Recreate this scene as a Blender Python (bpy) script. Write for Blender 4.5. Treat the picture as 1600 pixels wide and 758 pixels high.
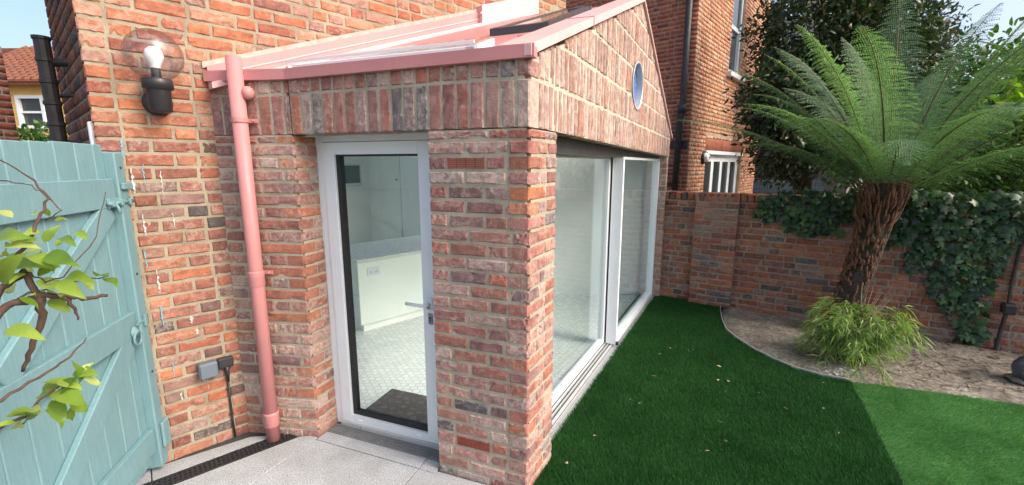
import bpy, math, random
import numpy as np
from mathutils import Vector, Matrix

for o in list(bpy.data.objects):
    bpy.data.objects.remove(o, do_unlink=True)
scene = bpy.context.scene
COL = scene.collection
RAD = math.radians

# ------------------------------------------------------------------ camera
cam_data = bpy.data.cameras.new('camera')
cam = bpy.data.objects.new('camera', cam_data)
COL.objects.link(cam)
cam.location = (0, 0, 1.7955)
cam.rotation_euler = (math.pi / 2 - 0.1769, 0, 0)
cam_data.sensor_width = 36.0
cam_data.lens = 36.0 * 680 / 1600
cam_data.clip_start = 0.02
cam_data.clip_end = 2000
scene.camera = cam
scene.render.resolution_x = 1024
scene.render.resolution_y = 485

# ------------------------------------------------------------------ light
SUN_AZ, SUN_EL = RAD(116), RAD(40)      # azimuth clockwise from +Y
world = bpy.data.worlds.new('World')
scene.world = world
world.use_nodes = True
wn = world.node_tree
wn.nodes.clear()
w_out = wn.nodes.new('ShaderNodeOutputWorld')
w_bg = wn.nodes.new('ShaderNodeBackground')
w_sky = wn.nodes.new('ShaderNodeTexSky')
w_sky.sky_type = 'NISHITA'
w_sky.sun_disc = False
w_sky.sun_elevation = SUN_EL
w_sky.sun_rotation = SUN_AZ
w_sky.air_density = 1.0
w_sky.dust_density = 5.0
w_sky.ozone_density = 1.0
w_bg.inputs['Strength'].default_value = 0.15
wn.links.new(w_sky.outputs[0], w_bg.inputs[0])
wn.links.new(w_bg.outputs[0], w_out.inputs[0])

sun_data = bpy.data.lights.new('sun', 'SUN')
sun_data.energy = 1.1
sun_data.angle = RAD(22)
sun_data.color = (1.0, 0.93, 0.83)
sun = bpy.data.objects.new('sun', sun_data)
COL.objects.link(sun)
sdir = Vector((math.sin(SUN_AZ) * math.cos(SUN_EL), math.cos(SUN_AZ) * math.cos(SUN_EL), math.sin(SUN_EL)))
sun.rotation_euler = sdir.to_track_quat('Z', 'Y').to_euler()

vs = scene.view_settings
vs.view_transform = 'Standard'
vs.look = 'None'
vs.exposure = 0.98
vs.gamma = 1.0
vs.use_curve_mapping = False

# ------------------------------------------------------------------ helpers
def V2(a): return np.array(a, float)
A = V2((.082, 2.125)); J = V2((-1.301, 2.651)); K = V2((-1.81, 2.715)); S = V2((2.06, 5.84))
NIN = V2((.356, .935)) / np.linalg.norm((.356, .935))       # into the extension through its front
FD = V2((.712, .702)) / np.linalg.norm((.712, .702))         # along the house flank
UE = (A - J) / np.linalg.norm(A - J)
SD = (S - A) / np.linalg.norm(S - A)
SIN = V2((-SD[1], SD[0]))                                     # into the extension through its side

def new_mesh(name, verts, faces, mat=None, smooth=False):
    me = bpy.data.meshes.new(name)
    me.from_pydata([tuple(map(float, v)) for v in verts], [], faces)
    if mat is not None:
        me.materials.append(mat)
    if smooth:
        me.polygons.foreach_set('use_smooth', [True] * len(me.polygons))
    me.update()
    return me

def add(name, me, parent=None, loc=None, rz=None):
    o = bpy.data.objects.new(name, me)
    COL.objects.link(o)
    if parent is not None:
        o.parent = parent
    if loc is not None:
        o.location = loc
    if rz is not None:
        o.rotation_euler = (0, 0, rz)
    return o

def empty(name, loc=(0, 0, 0), rz=0, parent=None):
    o = bpy.data.objects.new(name, None)
    COL.objects.link(o)
    o.location = loc
    o.rotation_euler = (0, 0, rz)
    o.empty_display_size = .1
    if parent is not None:
        o.parent = parent
    return o

def tag(o, label=None, cat=None, group=None, kind=None):
    if label: o['label'] = label
    if cat: o['category'] = cat
    if group: o['group'] = group
    if kind: o['kind'] = kind
    return o

class MB:
    """collects shapes, builds one mesh object"""
    def __init__(self): self.v = []; self.f = []
    def raw(self, verts, faces):
        b = len(self.v)
        self.v += [tuple(map(float, q)) for q in verts]
        self.f += [tuple(i + b for i in q) for q in faces]
        return self
    def box(self, x0, x1, y0, y1, z0, z1, M=None):
        vs_ = [(x, y, z) for x in (x0, x1) for y in (y0, y1) for z in (z0, z1)]
        if M is not None: vs_ = [M @ Vector(q) for q in vs_]
        return self.raw(vs_, [(0, 1, 3, 2), (4, 6, 7, 5), (0, 4, 5, 1), (2, 3, 7, 6), (0, 2, 6, 4), (1, 5, 7, 3)])
    def bbox(self, x0, x1, y0, y1, z0, z1, b=.004, M=None):
        """box with chamfered edges"""
        xs, ys, zs = (x0, x1), (y0, y1), (z0, z1)
        vv = []; idx = {}
        for i in (0, 1):
            for j in (0, 1):
                for k in (0, 1):
                    sx, sy, sz = (1, -1)[i], (1, -1)[j], (1, -1)[k]
                    for ax in range(3):
                        p = [xs[i] + sx * b, ys[j] + sy * b, zs[k] + sz * b]
                        p[ax] = (xs[i], ys[j], zs[k])[ax]
                        idx[(i, j, k, ax)] = len(vv); vv.append(p)
        F = []
        def q(*ks): F.append(tuple(idx[t] for t in ks))
        for i in (0, 1):
            c = [(i, 0, 0, 0), (i, 1, 0, 0), (i, 1, 1, 0), (i, 0, 1, 0)]; q(*(c if i else c[::-1]))
        for j in (0, 1):
            c = [(0, j, 0, 1), (1, j, 0, 1), (1, j, 1, 1), (0, j, 1, 1)]; q(*(c[::-1] if j else c))
        for k in (0, 1):
            c = [(0, 0, k, 2), (1, 0, k, 2), (1, 1, k, 2), (0, 1, k, 2)]; q(*(c if k else c[::-1]))
        for j in (0, 1):
            for k in (0, 1):
                q((0, j, k, 1), (1, j, k, 1), (1, j, k, 2), (0, j, k, 2))
        for i in (0, 1):
            for k in (0, 1):
                q((i, 0, k, 0), (i, 1, k, 0), (i, 1, k, 2), (i, 0, k, 2))
        for i in (0, 1):
            for j in (0, 1):
                q((i, j, 0, 0), (i, j, 1, 0), (i, j, 1, 1), (i, j, 0, 1))
        for i in (0, 1):
            for j in (0, 1):
                for k in (0, 1):
                    q((i, j, k, 0), (i, j, k, 1), (i, j, k, 2))
        if M is not None: vv = [M @ Vector(p) for p in vv]
        return self.raw(vv, F)
    def prism(self, poly, z0, z1):
        n = len(poly)
        vv = [(p[0], p[1], z0) for p in poly] + [(p[0], p[1], z1) for p in poly]
        F = [tuple(range(n - 1, -1, -1)), tuple(range(n, 2 * n))]
        F += [(i, (i + 1) % n, n + (i + 1) % n, n + i) for i in range(n)]
        return self.raw(vv, F)
    def poly3(self, pts, thick=(0, 0, -.02)):
        n = len(pts); t = Vector(thick)
        vv = [Vector(p) for p in pts] + [Vector(p) + t for p in pts]
        F = [tuple(range(n)), tuple(range(2 * n - 1, n - 1, -1))]
        F += [(i, n + i, n + (i + 1) % n, (i + 1) % n) for i in range(n)]
        return self.raw(vv, F)
    def tube(self, pts, rad, n=8, caps=True):
        pts = [Vector(p) for p in pts]
        if not hasattr(rad, '__len__'): rad = [rad] * len(pts)
        rings = []; vv = []; F = []
        up = None
        for i, p in enumerate(pts):
            d = (pts[min(i + 1, len(pts) - 1)] - pts[max(i - 1, 0)])
            if d.length < 1e-9: d = Vector((0, 0, 1))
            d.normalize()
            if up is None:
                up = Vector((0, 0, 1)) if abs(d.z) < .9 else Vector((1, 0, 0))
            a = d.cross(up)
            if a.length < 1e-6: a = d.orthogonal()
            a.normalize(); b = d.cross(a).normalized(); up = -b if (-b).dot(up) > 0 else b
            for k in range(n):
                t = 2 * math.pi * k / n
                vv.append(p + a * (rad[i] * math.cos(t)) + b * (rad[i] * math.sin(t)))
        for i in range(len(pts) - 1):
            for k in range(n):
                F.append((i * n + k, i * n + (k + 1) % n, (i + 1) * n + (k + 1) % n, (i + 1) * n + k))
        if caps:
            F.append(tuple(range(n - 1, -1, -1)))
            F.append(tuple(range((len(pts) - 1) * n, len(pts) * n)))
        return self.raw(vv, F)
    def lathe(self, prof, n=20, M=None):
        """profile of (r,z)"""
        vv = []; F = []
        for r, z in prof:
            for k in range(n):
                t = 2 * math.pi * k / n
                vv.append(Vector((r * math.cos(t), r * math.sin(t), z)))
        for i in range(len(prof) - 1):
            for k in range(n):
                F.append((i * n + k, i * n + (k + 1) % n, (i + 1) * n + (k + 1) % n, (i + 1) * n + k))
        if M is not None: vv = [M @ q for q in vv]
        return self.raw(vv, F)
    def build(self, name, mat, parent=None, smooth=False, loc=None, rz=None):
        return add(name, new_mesh(name, self.v, self.f, mat, smooth), parent, loc, rz)

def frame_matrix(origin, d, z=0.0):
    """local x along d, local -y outward (right-hand side of d), z up"""
    return Matrix.Translation((origin[0], origin[1], z)) @ Matrix.Rotation(math.atan2(d[1], d[0]), 4, 'Z')

def fast_mesh(name, co, tri, mat, smooth=False, colors=None):
    """numpy triangles"""
    me = bpy.data.meshes.new(name)
    nv, nf = len(co), len(tri)
    me.vertices.add(nv)
    me.vertices.foreach_set('co', np.asarray(co, np.float32).ravel())
    me.loops.add(nf * 3)
    me.loops.foreach_set('vertex_index', np.asarray(tri, np.int32).ravel())
    me.polygons.add(nf)
    me.polygons.foreach_set('loop_start', np.arange(0, nf * 3, 3, dtype=np.int32))
    me.polygons.foreach_set('loop_total', np.full(nf, 3, np.int32))
    if smooth:
        me.polygons.foreach_set('use_smooth', np.ones(nf, bool))
    if colors is not None:
        ca = me.color_attributes.new('tint', 'FLOAT_COLOR', 'POINT')
        c4 = np.ones((nv, 4), np.float32); c4[:, :3] = colors
        ca.data.foreach_set('color', c4.ravel())
    if mat is not None: me.materials.append(mat)
    me.update(calc_edges=True)
    return me

# ------------------------------------------------------------------ materials
class NT:
    def __init__(self, name):
        self.m = bpy.data.materials.new(name); self.m.use_nodes = True
        self.t = self.m.node_tree; self.t.nodes.clear()
        self.out = self.t.nodes.new('ShaderNodeOutputMaterial')
        self.b = self.t.nodes.new('ShaderNodeBsdfPrincipled')
        self.t.links.new(self.b.outputs[0], self.out.inputs[0])
    def n(self, typ, **kw):
        nd = self.t.nodes.new(typ)
        for k, v in kw.items():
            if k.startswith('i_'):
                key = k[2:]
                nd.inputs[int(key) if key.isdigit() else key.replace('_', ' ')].default_value = v
            else: setattr(nd, k, v)
        return nd
    def l(self, a, b): self.t.links.new(a, b)
    def coord(self, which='Object'):
        return self.n('ShaderNodeTexCoord').outputs[which]
    def noise(self, vec, scale, detail=4, rough=.55, dist=0):
        nd = self.n('ShaderNodeTexNoise'); nd.inputs['Scale'].default_value = scale
        nd.inputs['Detail'].default_value = detail; nd.inputs['Roughness'].default_value = rough
        nd.inputs['Distortion'].default_value = dist
        if vec is not None: self.l(vec, nd.inputs['Vector'])
        return nd.outputs['Fac']
    def ramp(self, fac, stops):
        nd = self.n('ShaderNodeValToRGB'); cr = nd.color_ramp
        while len(cr.elements) < len(stops): cr.elements.new(.5)
        for e, (p, c) in zip(cr.elements, stops):
            e.position = p; e.color = (*c, 1) if len(c) == 3 else c
        self.l(fac, nd.inputs[0]); return nd.outputs[0]
    def mix(self, fac, a, b, typ='MIX'):
        nd = self.n('ShaderNodeMix', data_type='RGBA', blend_type=typ)
        for s, v in ((nd.inputs[0], fac), (nd.inputs[6], a), (nd.inputs[7], b)):
            if hasattr(v, 'is_output') or isinstance(v, bpy.types.NodeSocket): self.l(v, s)
            elif isinstance(v, (int, float)): s.default_value = v
            else: s.default_value = (*v, 1) if len(v) == 3 else v
        return nd.outputs[2]
    def math(self, op, a, b=None):
        nd = self.n('ShaderNodeMath', operation=op)
        for s, v in zip(nd.inputs, (a, b)):
            if v is None: continue
            if isinstance(v, bpy.types.NodeSocket): self.l(v, s)
            else: s.default_value = v
        return nd.outputs[0]
    def bump(self, hgt, strength=.3, dist=.01):
        nd = self.n('ShaderNodeBump'); nd.inputs['Strength'].default_value = strength
        nd.inputs['Distance'].default_value = dist
        self.l(hgt, nd.inputs['Height']); self.l(nd.outputs[0], self.b.inputs['Normal']); return nd
    def base(self, v):
        if isinstance(v, bpy.types.NodeSocket): self.l(v, self.b.inputs['Base Color'])
        else: self.b.inputs['Base Color'].default_value = (*v, 1)
    def rough(self, v):
        if isinstance(v, bpy.types.NodeSocket): self.l(v, self.b.inputs['Roughness'])
        else: self.b.inputs['Roughness'].default_value = v

def simple(name, col, rough=.5, metal=0, var=.12, scale=12, bump=.05, spec=.5):
    t = NT(name); c = t.coord()
    f = t.noise(c, scale, 5)
    lo = tuple(x * (1 - var) for x in col); hi = tuple(min(1, x * (1 + var)) for x in col)
    t.base(t.ramp(f, [(.3, lo), (.7, hi)]))
    r = t.noise(c, scale * 2.3, 3)
    t.rough(t.ramp(r, [(.3, (max(0, rough - .08),) * 3), (.7, (min(1, rough + .1),) * 3)]))
    t.b.inputs['Metallic'].default_value = metal
    t.b.inputs['Specular IOR Level'].default_value = spec
    if bump: t.bump(f, bump, .004)
    return t.m

def brick_material(name, source, bloom=.3, bloomcol=(.50, .42, .38), soot=.25, dust=0.):
    """source 'OBJ' takes the object's own colour, 'ATT' a colour attribute"""
    t = NT(name)
    if source == 'OBJ':
        oi = t.n('ShaderNodeObjectInfo'); tint = oi.outputs['Color']
        vec = t.coord('Object')
        add_ = t.n('ShaderNodeVectorMath', operation='ADD'); t.l(vec, add_.inputs[0])
        sc = t.math('MULTIPLY', oi.outputs['Random'], 57.0)
        cx = t.n('ShaderNodeCombineXYZ'); t.l(sc, cx.inputs[0]); t.l(sc, cx.inputs[1]); t.l(sc, cx.inputs[2])
        t.l(cx.outputs[0], add_.inputs[1]); vec = add_.outputs[0]
        rnd = oi.outputs['Random']
    else:
        at = t.n('ShaderNodeAttribute', attribute_name='tint'); tint = at.outputs['Color']
        vec = t.coord('Object'); rnd = t.n('ShaderNodeNewGeometry').outputs['Random Per Island']
    if dust: tint = t.mix(dust, tint, (.50, .41, .36))
    n1 = t.noise(vec, 16, 6, .62, .4); n2 = t.noise(vec, 70, 4, .6); n3 = t.noise(vec, 34, 7, .78, .5)
    n4 = t.noise(vec, 190, 2, .5)
    dark = t.mix(1.0, tint, (.52, .50, .54), 'MULTIPLY')
    col = t.mix(t.ramp(n1, [(.38, (0, 0, 0)), (.66, (.75,) * 3)]), tint, dark)
    # lime bloom, a different amount on every brick
    amt = t.math('MULTIPLY', t.math('POWER', rnd, 1.6), bloom)
    msk = t.math('ADD', n3, amt)
    col = t.mix(t.ramp(msk, [(.55, (0, 0, 0)), (.80, (.74,) * 3)]), col, bloomcol)
    so = t.ramp(n2, [(.60, (0, 0, 0)), (.74, (1, 1, 1))])
    col = t.mix(t.math('MULTIPLY', so, soot), col, (.05, .04, .045))
    t.base(col); t.rough(.9); t.b.inputs['Specular IOR Level'].default_value = .25
    h = t.math('ADD', t.math('MULTIPLY', n1, .6), t.math('ADD', t.math('MULTIPLY', n2, .4), t.math('MULTIPLY', n4, .15)))
    t.bump(h, .8, .012)
    return t.m

def mortar_material(name, col):
    t = NT(name); c = t.coord()
    f = t.noise(c, 5, 6, .7); g = t.noise(c, 120, 4, .7)
    base = t.ramp(f, [(.32, tuple(x * .62 for x in col)), (.55, col), (.75, tuple(min(1, x * 1.22) for x in col))])
    base = t.mix(t.ramp(g, [(.35, (.55,) * 3), (.65, (0, 0, 0))]), base, tuple(x * .6 for x in col))
    t.base(base); t.rough(.95); t.b.inputs['Specular IOR Level'].default_value = .15
    t.bump(g, .6, .006); return t.m

def leaf_material(name, c1, c2, trans=.35, rough=.45, c3=None, source='ISL', spec=.4, patch=None):
    t = NT(name)
    rnd = t.n('ShaderNodeNewGeometry').outputs['Random Per Island'] if source == 'ISL' else t.n('ShaderNodeObjectInfo').outputs['Random']
    stops = [(.1, c1), (.9, c2)] if c3 is None else [(.05, c1), (.7, c2), (1., c3)]
    col = t.ramp(rnd, stops)
    col = t.mix(t.noise(t.coord(), 25, 3), col, t.mix(1.0, col, (.6, .7, .55), 'MULTIPLY'))
    if patch:
        col = t.mix(t.ramp(t.noise(t.coord(), 2.2, 6, .7), [(.35, (0, 0, 0)), (.68, (1, 1, 1))]), t.mix(1.0, col, (.66, .72, .66), 'MULTIPLY'), t.mix(1.0, col, patch, 'MULTIPLY'))
    t.base(col); t.rough(rough); t.b.inputs['Specular IOR Level'].default_value = spec
    tr = t.n('ShaderNodeBsdfTranslucent'); t.l(t.mix(1.0, col, (1.3, 1.5, .6), 'MULTIPLY'), tr.inputs[0])
    mx = t.n('ShaderNodeMixShader'); mx.inputs[0].default_value = trans
    t.l(t.b.outputs[0], mx.inputs[1]); t.l(tr.outputs[0], mx.inputs[2]); t.l(mx.outputs[0], t.out.inputs[0])
    return t.m

def glass_material(name, tint=(.93, .97, .96), refl=1.5, rough=.0, rim=None):
    t = NT(name)
    t.t.nodes.remove(t.b)
    tr = t.n('ShaderNodeBsdfTransparent'); tr.inputs[0].default_value = (*tint, 1)
    gl = t.n('ShaderNodeBsdfGlossy'); gl.inputs['Roughness'].default_value = rough
    gl.inputs['Color'].default_value = (.95, .97, .97, 1)
    fr = t.n('ShaderNodeFresnel')
    bf = t.n('ShaderNodeNewGeometry').outputs['Backfacing']      # same reflectance entering and leaving the pane
    t.l(t.math('ADD', t.math('MULTIPLY', bf, 1.0 / refl - refl), refl), fr.inputs['IOR'])
    if rim:
        lw = t.n('ShaderNodeLayerWeight'); lw.inputs[0].default_value = .5
        t.l(t.ramp(lw.outputs['Facing'], [(.25, tint), (.9, rim)]), tr.inputs[0])
    mx = t.n('ShaderNodeMixShader')
    t.l(fr.outputs[0], mx.inputs[0]); t.l(tr.outputs[0], mx.inputs[1]); t.l(gl.outputs[0], mx.inputs[2])
    t.l(mx.outputs[0], t.out.inputs[0])
    return t.m

def granite_material(name):
    t = NT(name); c = t.coord()
    oi = t.n('ShaderNodeObjectInfo').outputs['Random']
    a = t.noise(c, 150, 3, .7); b = t.noise(c, 60, 4, .7); d = t.noise(c, 2.6, 6, .7)
    col = t.ramp(a, [(.38, (.20, .21, .235)), (.50, (.43, .45, .48)), (.62, (.65, .67, .70))])
    col = t.mix(t.ramp(b, [(.55, (0, 0, 0)), (.75, (.5,) * 3)]), col, (.22, .23, .25))
    col = t.mix(t.ramp(d, [(.40, (0, 0, 0)), (.70, (.65,) * 3)]), col, (.22, .21, .19))
    col = t.mix(t.math('MULTIPLY', oi, .18), col, (.33, .34, .36))
    t.base(col); t.rough(.75); t.bump(a, .25, .003); return t.m

def wood_paint(name, col):
    t = NT(name); c = t.coord()
    mp = t.n('ShaderNodeMapping'); mp.inputs['Scale'].default_value = (40, 40, 2.2); t.l(c, mp.inputs[0])
    g = t.noise(mp.outputs[0], 3, 5, .6); d = t.noise(c, 4, 6, .7); sp = t.noise(c, 90, 3, .6)
    oi = t.n('ShaderNodeObjectInfo').outputs['Random']
    a = t.ramp(g, [(.3, tuple(x * .86 for x in col)), (.7, tuple(x * 1.08 for x in col))])
    a = t.mix(t.ramp(d, [(.45, (0, 0, 0)), (.8, (.45,) * 3)]), a, tuple(x * .66 for x in col))
    a = t.mix(t.ramp(sp, [(.66, (0, 0, 0)), (.76, (.7,) * 3)]), a, (.11, .10, .08))
    a = t.mix(t.math('MULTIPLY', oi, .22), a, tuple(x * .72 for x in col))
    t.base(a); t.rough(.62); t.bump(g, .25, .004); return t.m

def soil_material():
    t = NT('soil'); c = t.coord()
    a = t.noise(c, 3.2, 6, .65); b = t.noise(c, 28, 6, .75); d = t.noise(c, 160, 3, .7)
    col = t.ramp(a, [(.34, (.16, .14, .115)), (.50, (.32, .285, .235)), (.68, (.46, .42, .355))])
    col = t.mix(t.ramp(b, [(.4, (.75,) * 3), (.62, (0, 0, 0))]), col, (.075, .06, .05))
    col = t.mix(t.ramp(d, [(.58, (0, 0, 0)), (.72, (.6,) * 3)]), col, (.42, .40, .36))
    t.base(col); t.rough(1.0); t.b.inputs['Specular IOR Level'].default_value = .1
    t.bump(t.math('ADD', b, t.math('MULTIPLY', d, .5)), .9, .02); return t.m

def coated(name, col, rough):
    t = NT(name); c = t.coord()
    mp = t.n('ShaderNodeMapping'); mp.inputs['Scale'].default_value = (14, 14, 1.6); t.l(c, mp.inputs[0])
    g1 = t.noise(mp.outputs[0], 2.5, 6, .7); g2 = t.noise(c, 2.2, 5, .6); g3 = t.noise(c, 70, 3, .6)
    a = t.ramp(g2, [(.3, tuple(x * .92 for x in col)), (.7, tuple(min(1, x * 1.06) for x in col))])
    a = t.mix(t.ramp(g1, [(.52, (0, 0, 0)), (.80, (.42,) * 3)]), a, tuple(x * .6 + .04 for x in col))
    a = t.mix(t.ramp(g3, [(.66, (0, 0, 0)), (.8, (.35,) * 3)]), a, (.22, .15, .13))
    t.base(a); t.rough(t.ramp(g1, [(.3, (rough - .08,) * 3), (.7, (rough + .18,) * 3)])); t.bump(g2, .06, .01)
    return t.m
M = {}
M['brick'] = brick_material('reclaimed_brick', 'OBJ', .22, (.56, .48, .43), .3, .11)
M['brick_house'] = brick_material('house_brick', 'OBJ', .16, (.46, .37, .31), .4, .06)
M['brick_garden'] = brick_material('garden_brick', 'OBJ', .16, (.34, .30, .26), .5)
M['brick_far'] = brick_material('far_brick', 'ATT', .10, (.46, .34, .28), .25)
M['mortar'] = mortar_material('lime_mortar', (.47, .43, .335))
M['mortar_gable'] = mortar_material('gable_mortar', (.60, .54, .44))
M['brick_gable'] = brick_material('gable_brick', 'OBJ', .20, (.57, .50, .44), .15, .24)
M['mortar_house'] = mortar_material('house_mortar', (.40, .35, .26))
M['mortar_garden'] = mortar_material('garden_mortar', (.33, .29, .235))
M['mortar_far'] = mortar_material('far_mortar', (.48, .38, .28))
M['white_metal'] = simple('white_metal', (.74, .78, .82), .35, 0, .03, 3, .0)
M['white_paint'] = simple('white_paint', (.88, .91, .89), .6, 0, .03, 2, .02)
M['kitchen'] = simple('kitchen_front', (.82, .88, .85), .35, 0, .03, 2, 0)
M['worktop'] = simple('worktop', (.66, .68, .65), .3, 0, .08, 30, 0)
M['black_rubber'] = simple('black_rubber', (.012, .012, .014), .55, 0, .2, 30, 0)
M['black_plastic'] = simple('black_plastic', (.025, .025, .028), .45, 0, .25, 20, .05)
M['iron'] = simple('black_iron', (.03, .028, .03), .55, .1, .4, 14, .2)
M['pink'] = coated('pink_coated_metal', (.56, .235, .235), .42)
M['pink_pale'] = coated('pink_coping_metal', (.76, .47, .46), .32)
M['lead'] = simple('dark_grey_frame', (.07, .068, .072), .4, .2, .1, 6, 0)
M['alu'] = simple('aluminium', (.62, .63, .64), .35, .4, .06, 9, 0)
M['steel'] = simple('galvanised_steel', (.27, .275, .28), .45, .35, .14, 16, 0)
M['teal'] = wood_paint('teal_paint', (.165, .305, .34))
M['terracotta'] = simple('terracotta', (.30, .075, .05), .8, 0, .2, 20, .2)
M['granite'] = granite_material('granite')
M['joint'] = simple('dark_joint', (.05, .05, .05), .95, 0, .3, 30, 0)
M['soil'] = soil_material()
M['glass'] = glass_material('clear_glass', (.965, .985, .98))
M['glass_slide'] = glass_material('sliding_glass', (.95, .98, .972), 1.55)
M['globe'] = glass_material('globe_glass', (.94, .94, .95), 1.75, .0, (.55, .52, .56))
M['tile'] = simple('hexagon_tile', (.84, .88, .86), .25, 0, .03, 6, 0)
M['grout'] = simple('grout', (.50, .54, .53), .9, 0, .1, 20, 0)
M['mat'] = simple('door_mat', (.045, .036, .032), .95, 0, .4, 60, .6)
M['mat_pebble'] = simple('mat_pebble', (.075, .062, .058), .9, 0, .3, 60, .6)
M['screen'] = simple('dark_screen', (.02, .03, .04), .15, 0, .1, 5, 0)
M['grey_plastic'] = simple('grey_plastic', (.13, .16, .20), .5, 0, .08, 8, .02)
M['bulb'] = simple('opal_bulb', (.85, .88, .88), .3, 0, .02, 4, 0)
M['blue_glass'] = simple('blue_round_pane', (.09, .17, .40), .25, 0, .1, 3, 0, .3)
M['slate'] = simple('slate', (.055, .058, .065), .6, 0, .3, 10, .2)
M['bark'] = simple('bark', (.10, .075, .055), .9, 0, .4, 25, .8)
M['fern_trunk'] = simple('fern_trunk', (.055, .042, .032), .95, 0, .5, 40, .9)
M['fern_stub'] = simple('fern_stub', (.13, .06, .035), .85, 0, .4, 30, .5)
M['twig'] = simple('twig', (.10, .06, .045), .8, 0, .3, 40, .5)
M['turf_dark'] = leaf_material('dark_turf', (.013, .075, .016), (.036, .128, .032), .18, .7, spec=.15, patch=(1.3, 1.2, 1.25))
M['turf_light'] = leaf_material('light_turf', (.085, .27, .105), (.22, .47, .22), .25, .6, (.36, .56, .33), spec=.2, patch=(1.25, 1.12, 1.25))  # lighter sheen of the leaning pile put into this roll's colour
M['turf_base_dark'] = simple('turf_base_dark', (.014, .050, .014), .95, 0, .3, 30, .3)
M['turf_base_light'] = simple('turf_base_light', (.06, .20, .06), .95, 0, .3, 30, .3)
M['frond'] = leaf_material('frond', (.11, .20, .125), (.24, .36, .23), .45, .5)
M['evergreen'] = leaf_material('evergreen', (.024, .050, .024), (.060, .100, .045), .25, .35, (.15, .085, .05))
M['evergreen2'] = leaf_material('evergreen_grey', (.022, .045, .030), (.06, .10, .06), .25, .4)
M['lime'] = leaf_material('lime_leaf', (.12, .24, .03), (.30, .44, .06), .5, .45, (.44, .48, .10))
M['midgreen'] = leaf_material('mid_leaf', (.03, .09, .02), (.09, .18, .04), .4, .45)
M['ivy'] = leaf_material('ivy_leaf', (.012, .040, .016), (.036, .090, .034), .15, .4, (.08, .17, .05))
M['bamboo'] = leaf_material('bamboo_leaf', (.14, .25, .06), (.30, .42, .13), .4, .45, (.40, .47, .19))
M['shrub_leaf'] = leaf_material('variegated_leaf', (.16, .27, .035), (.36, .46, .08), .35, .36, (.58, .58, .24), 'OBJ')
M['dead_leaf'] = simple('dead_leaf', (.42, .30, .20), .8, 0, .3, 30, .2)
M['pebble'] = simple('pebble', (.38, .37, .35), .85, 0, .25, 30, .3)
M['yellow_wall'] = simple('yellow_render', (.62, .40, .13), .85, 0, .1, 3, .1)
M['roof_tile'] = simple('roof_tile', (.20, .075, .045), .85, 0, .3, 12, .3)
M['blue_wood'] = simple('blue_wood', (.10, .15, .20), .6, 0, .15, 10, .1)
M['dark_glass'] = simple('dark_pane', (.03, .04, .045), .08, 0, .1, 3, 0, .7)
M['ornament'] = simple('ornament_blue', (.09, .11, .14), .5, 0, .4, 14, .2)
M['ornament_yellow'] = simple('ornament_yellow', (.40, .27, .08), .6, 0, .3, 14, .2)
M['earth'] = simple('earth', (.16, .13, .10), 1, 0, .3, 2, .2)
M['render_flaunch'] = simple('cement_fillet', (.42, .38, .33), .95, 0, .2, 30, .4)
M['paint_drip'] = simple('paint_drip', (.50, .53, .52), .7, 0, .1, 40, .1)
M['paint_blue'] = simple('paint_blue', (.16, .36, .46), .7, 0, .1, 40, .1)

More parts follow.
